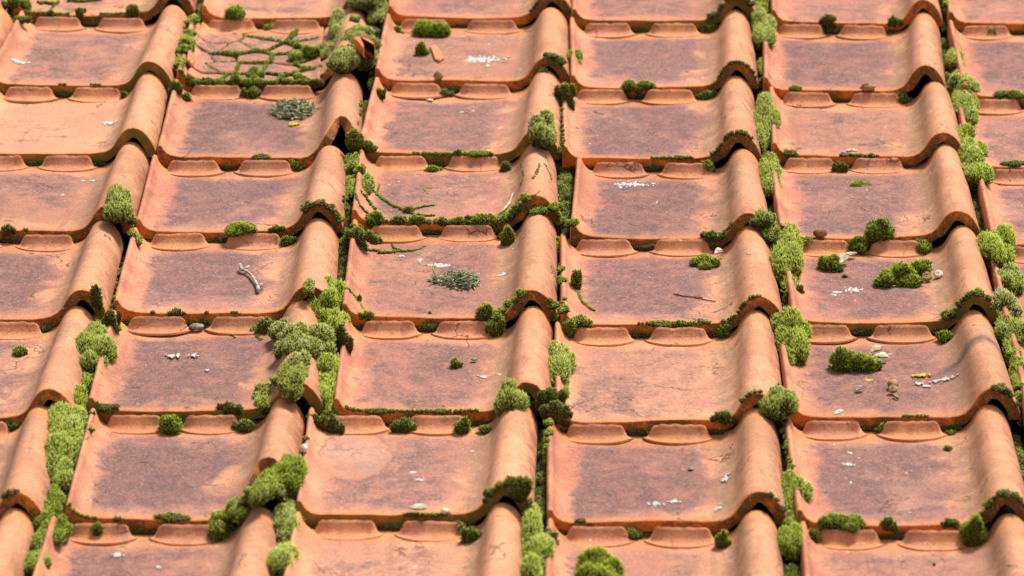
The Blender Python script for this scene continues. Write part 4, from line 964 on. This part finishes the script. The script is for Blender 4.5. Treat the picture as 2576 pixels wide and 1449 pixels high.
litter('shell', [blob(at(2062,622,.005), (.0085,.006,.0055), .12, sd=3), blob(at(2085,637,.004), (.005,.0035,.0035), .2, sd=5)], HUSK, 'brown striped seed husk at left lug of', 'E4', 'husk', 'husks and shells')
litter('husk', [blob(at(2183,252,.004), (.009,.006,.005), .5, (14, 20), sd=11)], HUSK, 'tan dried clump on the right lug below', 'E1', 'husk', 'husks and shells')
litter('shell', [snail(at(2330,708,.005), .0065)], HUSK, 'brown snail shell at right side of the largest clod on', 'E4', 'snail shell', 'husks and shells')
litter('shell', [snail(at(2359,700,.004), .0055)], SHELL, 'small white snail shell beside the roll of', 'E4', 'snail shell', 'husks and shells')
litter('dry_leaf', [curl(at(2122,666,.003), .016, .0065, .9, .006), curl(at(2136,652,.002), .018, .004, .2, .004)], LEAF, 'curled whitish dry leaf behind a moss clod on', 'E4', 'dry leaf', 'dry leaves')
litter('dry_leaf', [curl(at(2205,890,.002), .014, .006, .3, .004), curl(at(2215,908,.002), .018, .006, -.5, .003), tube([at(2222,905,.004), at(2243,901,.005)], .0008, 5)], LEAF, 'grey withered leaf behind the loaf shaped clod on', 'E5', 'dry leaf', 'dry leaves')
litter('shell', [blob(at(2246,978,.005), (.006,.007,.005), .3, sd=9), snail(at(2244,992,.005), .0055), tube([at(2248,1000,.003), at(2258,1007,.002), at(2262,998,.002)], [.0018,.0015,.0006], 6)], HUSK, 'brown curled insect husk on', 'E5', 'husk', 'husks and shells')
litter('dry_leaf', [curl(at(2162,986,.001), .012, .0035, .6, .003)], PEBBLE, 'small dark withered scrap left of the husk on', 'E5', 'dry leaf', 'dry leaves')
litter('dry_leaf', [curl(at(1808,648,.004), .010, .0055, .4, .003)], LEAF, 'pale leaf tip on the moss dome of', 'D4', 'dry leaf', 'dry leaves')
litter('dry_leaf', [curl(at(2140,412,.004), .017, .0035, -.35, .003), blob(at(2124,420,.003), (.005,.003,.003), .3, sd=4)], LEAF, 'pale withered leaf in the gap between lugs of', 'E3', 'dry leaf', 'dry leaves')
litter('shell', [blob(at(1103,214,.006), (.006,.005,.006), .3, sd=6)], HUSK, 'brown seed husk stuck between lugs of', 'C2', 'husk', 'husks and shells')
litter('shell', [blob(at(766,1137,.004), (.0038,.006,.004), .3, sd=8)], SHELL, 'white pebble like shell in seam right of', 'B6', 'shell', 'husks and shells')
litter('dry_leaf', [curl(at(1052,1316,.004), .024, .006, -.6, .006), blob(at(1120,1322,.004), (.004,.004,.003), .2, sd=2)], LEAF, 'pale dry leaf under the lower lip of', 'C6', 'dry leaf', 'dry leaves')
litter('dry_leaf', [curl(at(2110,1066,.003), .011, .0035, .2, .003)], SHELL, 'white chip under the lower lip of', 'E5', 'chip', 'husks and shells')
litter('pebble', [blob(at(495,830,.004), (.009,.005,.003), .35, sd=7)], PEBBLE, 'grey stone wedged between the lugs of', 'B5', 'pebble', 'grit')
litter('pebble', [blob(at(1193,910,.002), (.0035,.003,.0016), .4, sd=1)], PEBBLE, 'grey grit grain near the roll of', 'C5', 'pebble', 'grit')
litter('pebble', [blob(at(1738,1184,.002), (.003,.003,.0016), .4, sd=5)], PEBBLE, 'dark grit grain on pan of', 'D6', 'pebble', 'grit')
# dry grass hanging over the lugs, roots over the cracked roll
litter('grass_wisp', [tube([at(1745,812,.004), at(1752,822,.006), at(1748,838,.004), at(1741,852,.002)], .0008, 4), tube([at(1741,812,.004), at(1765,830,.006), at(1772,845,.002)], .0007, 4), tube([at(1728,806,.002), at(1750,812,.004), at(1785,828,.004), at(1783,846,.002)], .0007, 4), tube([at(1750,836,.003), at(1752,850,.002)], .0012, 4)], LEAF, 'wisps of pale dry grass over the right lug below', 'D4', 'dry grass', 'dry stalks')
litter('root_strand', [tube([at(1243,548,.001), at(1262,536,.002), at(1276,523,.002), at(1284,508,.0015), at(1290,488,.001)], [.0006,.0012,.0014,.0011,.0006], 5), tube([at(1256,542,.001), at(1270,532,.003), at(1283,513,.002)], .0007, 5)], LEAF, 'pale root strand beside the cracked roll of', 'C3', 'root', 'dry stalks')
litter('root_strand', [tube([at(1284,540,.0006), at(1292,520,.0008), at(1305,505,.0008), at(1318,494,.0008), at(1333,478,.0006)], .0009, 5), tube([at(1305,505,.0008), at(1325,508,.0008), at(1345,502,.0008), at(1352,488,.0006), at(1358,483,.0006)], .0008, 5), tube([at(1329,523,.0006), at(1343,512,.0008), at(1348,498,.0006)], .0007, 5)], ROOTM, 'brown root threads on the cracked roll of', 'C3', 'root', 'dry stalks')
litter('root_strand', [tube([at(1694,741,.0006), at(1720,747,.0008), at(1745,750,.0008), at(1768,750,.0006)], .0008, 5), tube([at(1745,750,.0006), at(1775,757,.0008), at(1800,761,.0006)], .0007, 5)], ROOTM, 'thin rusty stalk lying on lower pan of', 'D4', 'stalk', 'dry stalks')
# loose bits of clay
def shard(pts, th, h, words, k, sd):
    P = [hit(x, y)[0] for x, y in pts]; c = sum(P)/len(P); n = len(P); V = []
    for z, s in ((h, .96), (h+th*.8, 1.0), (h+th, .9)):
        for i, p in enumerate(P): V.append(c+(p-c)*s+np.array([0, 0, z+.001*mnoise.noise(Vector((i*1.3, sd, z*100)))]))
    F = [tuple(range(n-1, -1, -1)), tuple(2*n+i for i in range(n))]+[(l*n+i, l*n+(i+1) % n, (l+1)*n+(i+1) % n, (l+1)*n+i) for l in (0, 1) for i in range(n)]
    V = np.array(V); org = V.mean(0).copy()
    o = mesh_obj('clay_shard', V-org, F, TERRA, smooth=False, attrs=dict(front=[.5]*n+[.4]*n+[.1]*n), mw=place(org)); o['seed'] = float(sd); o['patina'] = .1; o['expo'] = .25; o['warm'] = .2; o['bright'] = 1.0
    tag(o, uniq(words, k), 'clay shard', 'loose clay shards'); return o
shard([(1080,124),(1096,119),(1112,140),(1117,154),(1106,162),(1094,156),(1088,140)], .0045, .0005, 'orange clay shard with moss beside the smaller dome on', 'C1', 3.1)
shard([(892,172),(905,152),(925,147),(942,160),(944,180),(935,196),(915,199),(900,190)], .016, .016, 'rounded chunk of broken roll at lower right of', 'B1', 5.2)
shard([(470,168),(477,128),(484,150),(492,170),(487,184)], .006, .004, 'pointed clay splinter at left rim of', 'B1', 9.4)
shard([(845,584),(868,566),(873,574),(866,586)], .005, .004, 'small clay splinter in seam right of', 'B3', 4.4)
# ------------------------------------------------------------------ boards under the tiles, ground far below
def slab(name, u0, u1, v0, v1, w0, w1, mat):
    V = [(u, v, w) for w in (w0, w1) for v in (v0, v1) for u in (u0, u1)]
    o = mesh_obj(name, V, [(0,2,3,1),(4,5,7,6),(0,1,5,4),(1,3,7,5),(3,2,6,7),(2,0,4,6)], mat, smooth=False, mw=ROOF.copy()); return o
tag(slab('roof_deck', -1.1, 1.35, -1.25, 1.1, -.06, -.028, DECK), None, None, kind='structure')
gm = mesh_obj('ground', [(-150,-150,0),(150,-150,0),(150,150,0),(-150,150,0)], [(0,1,2,3)], GROUND, smooth=False)  # out of view; added to bounce light up onto the tile fronts
gm['kind'] = 'structure'
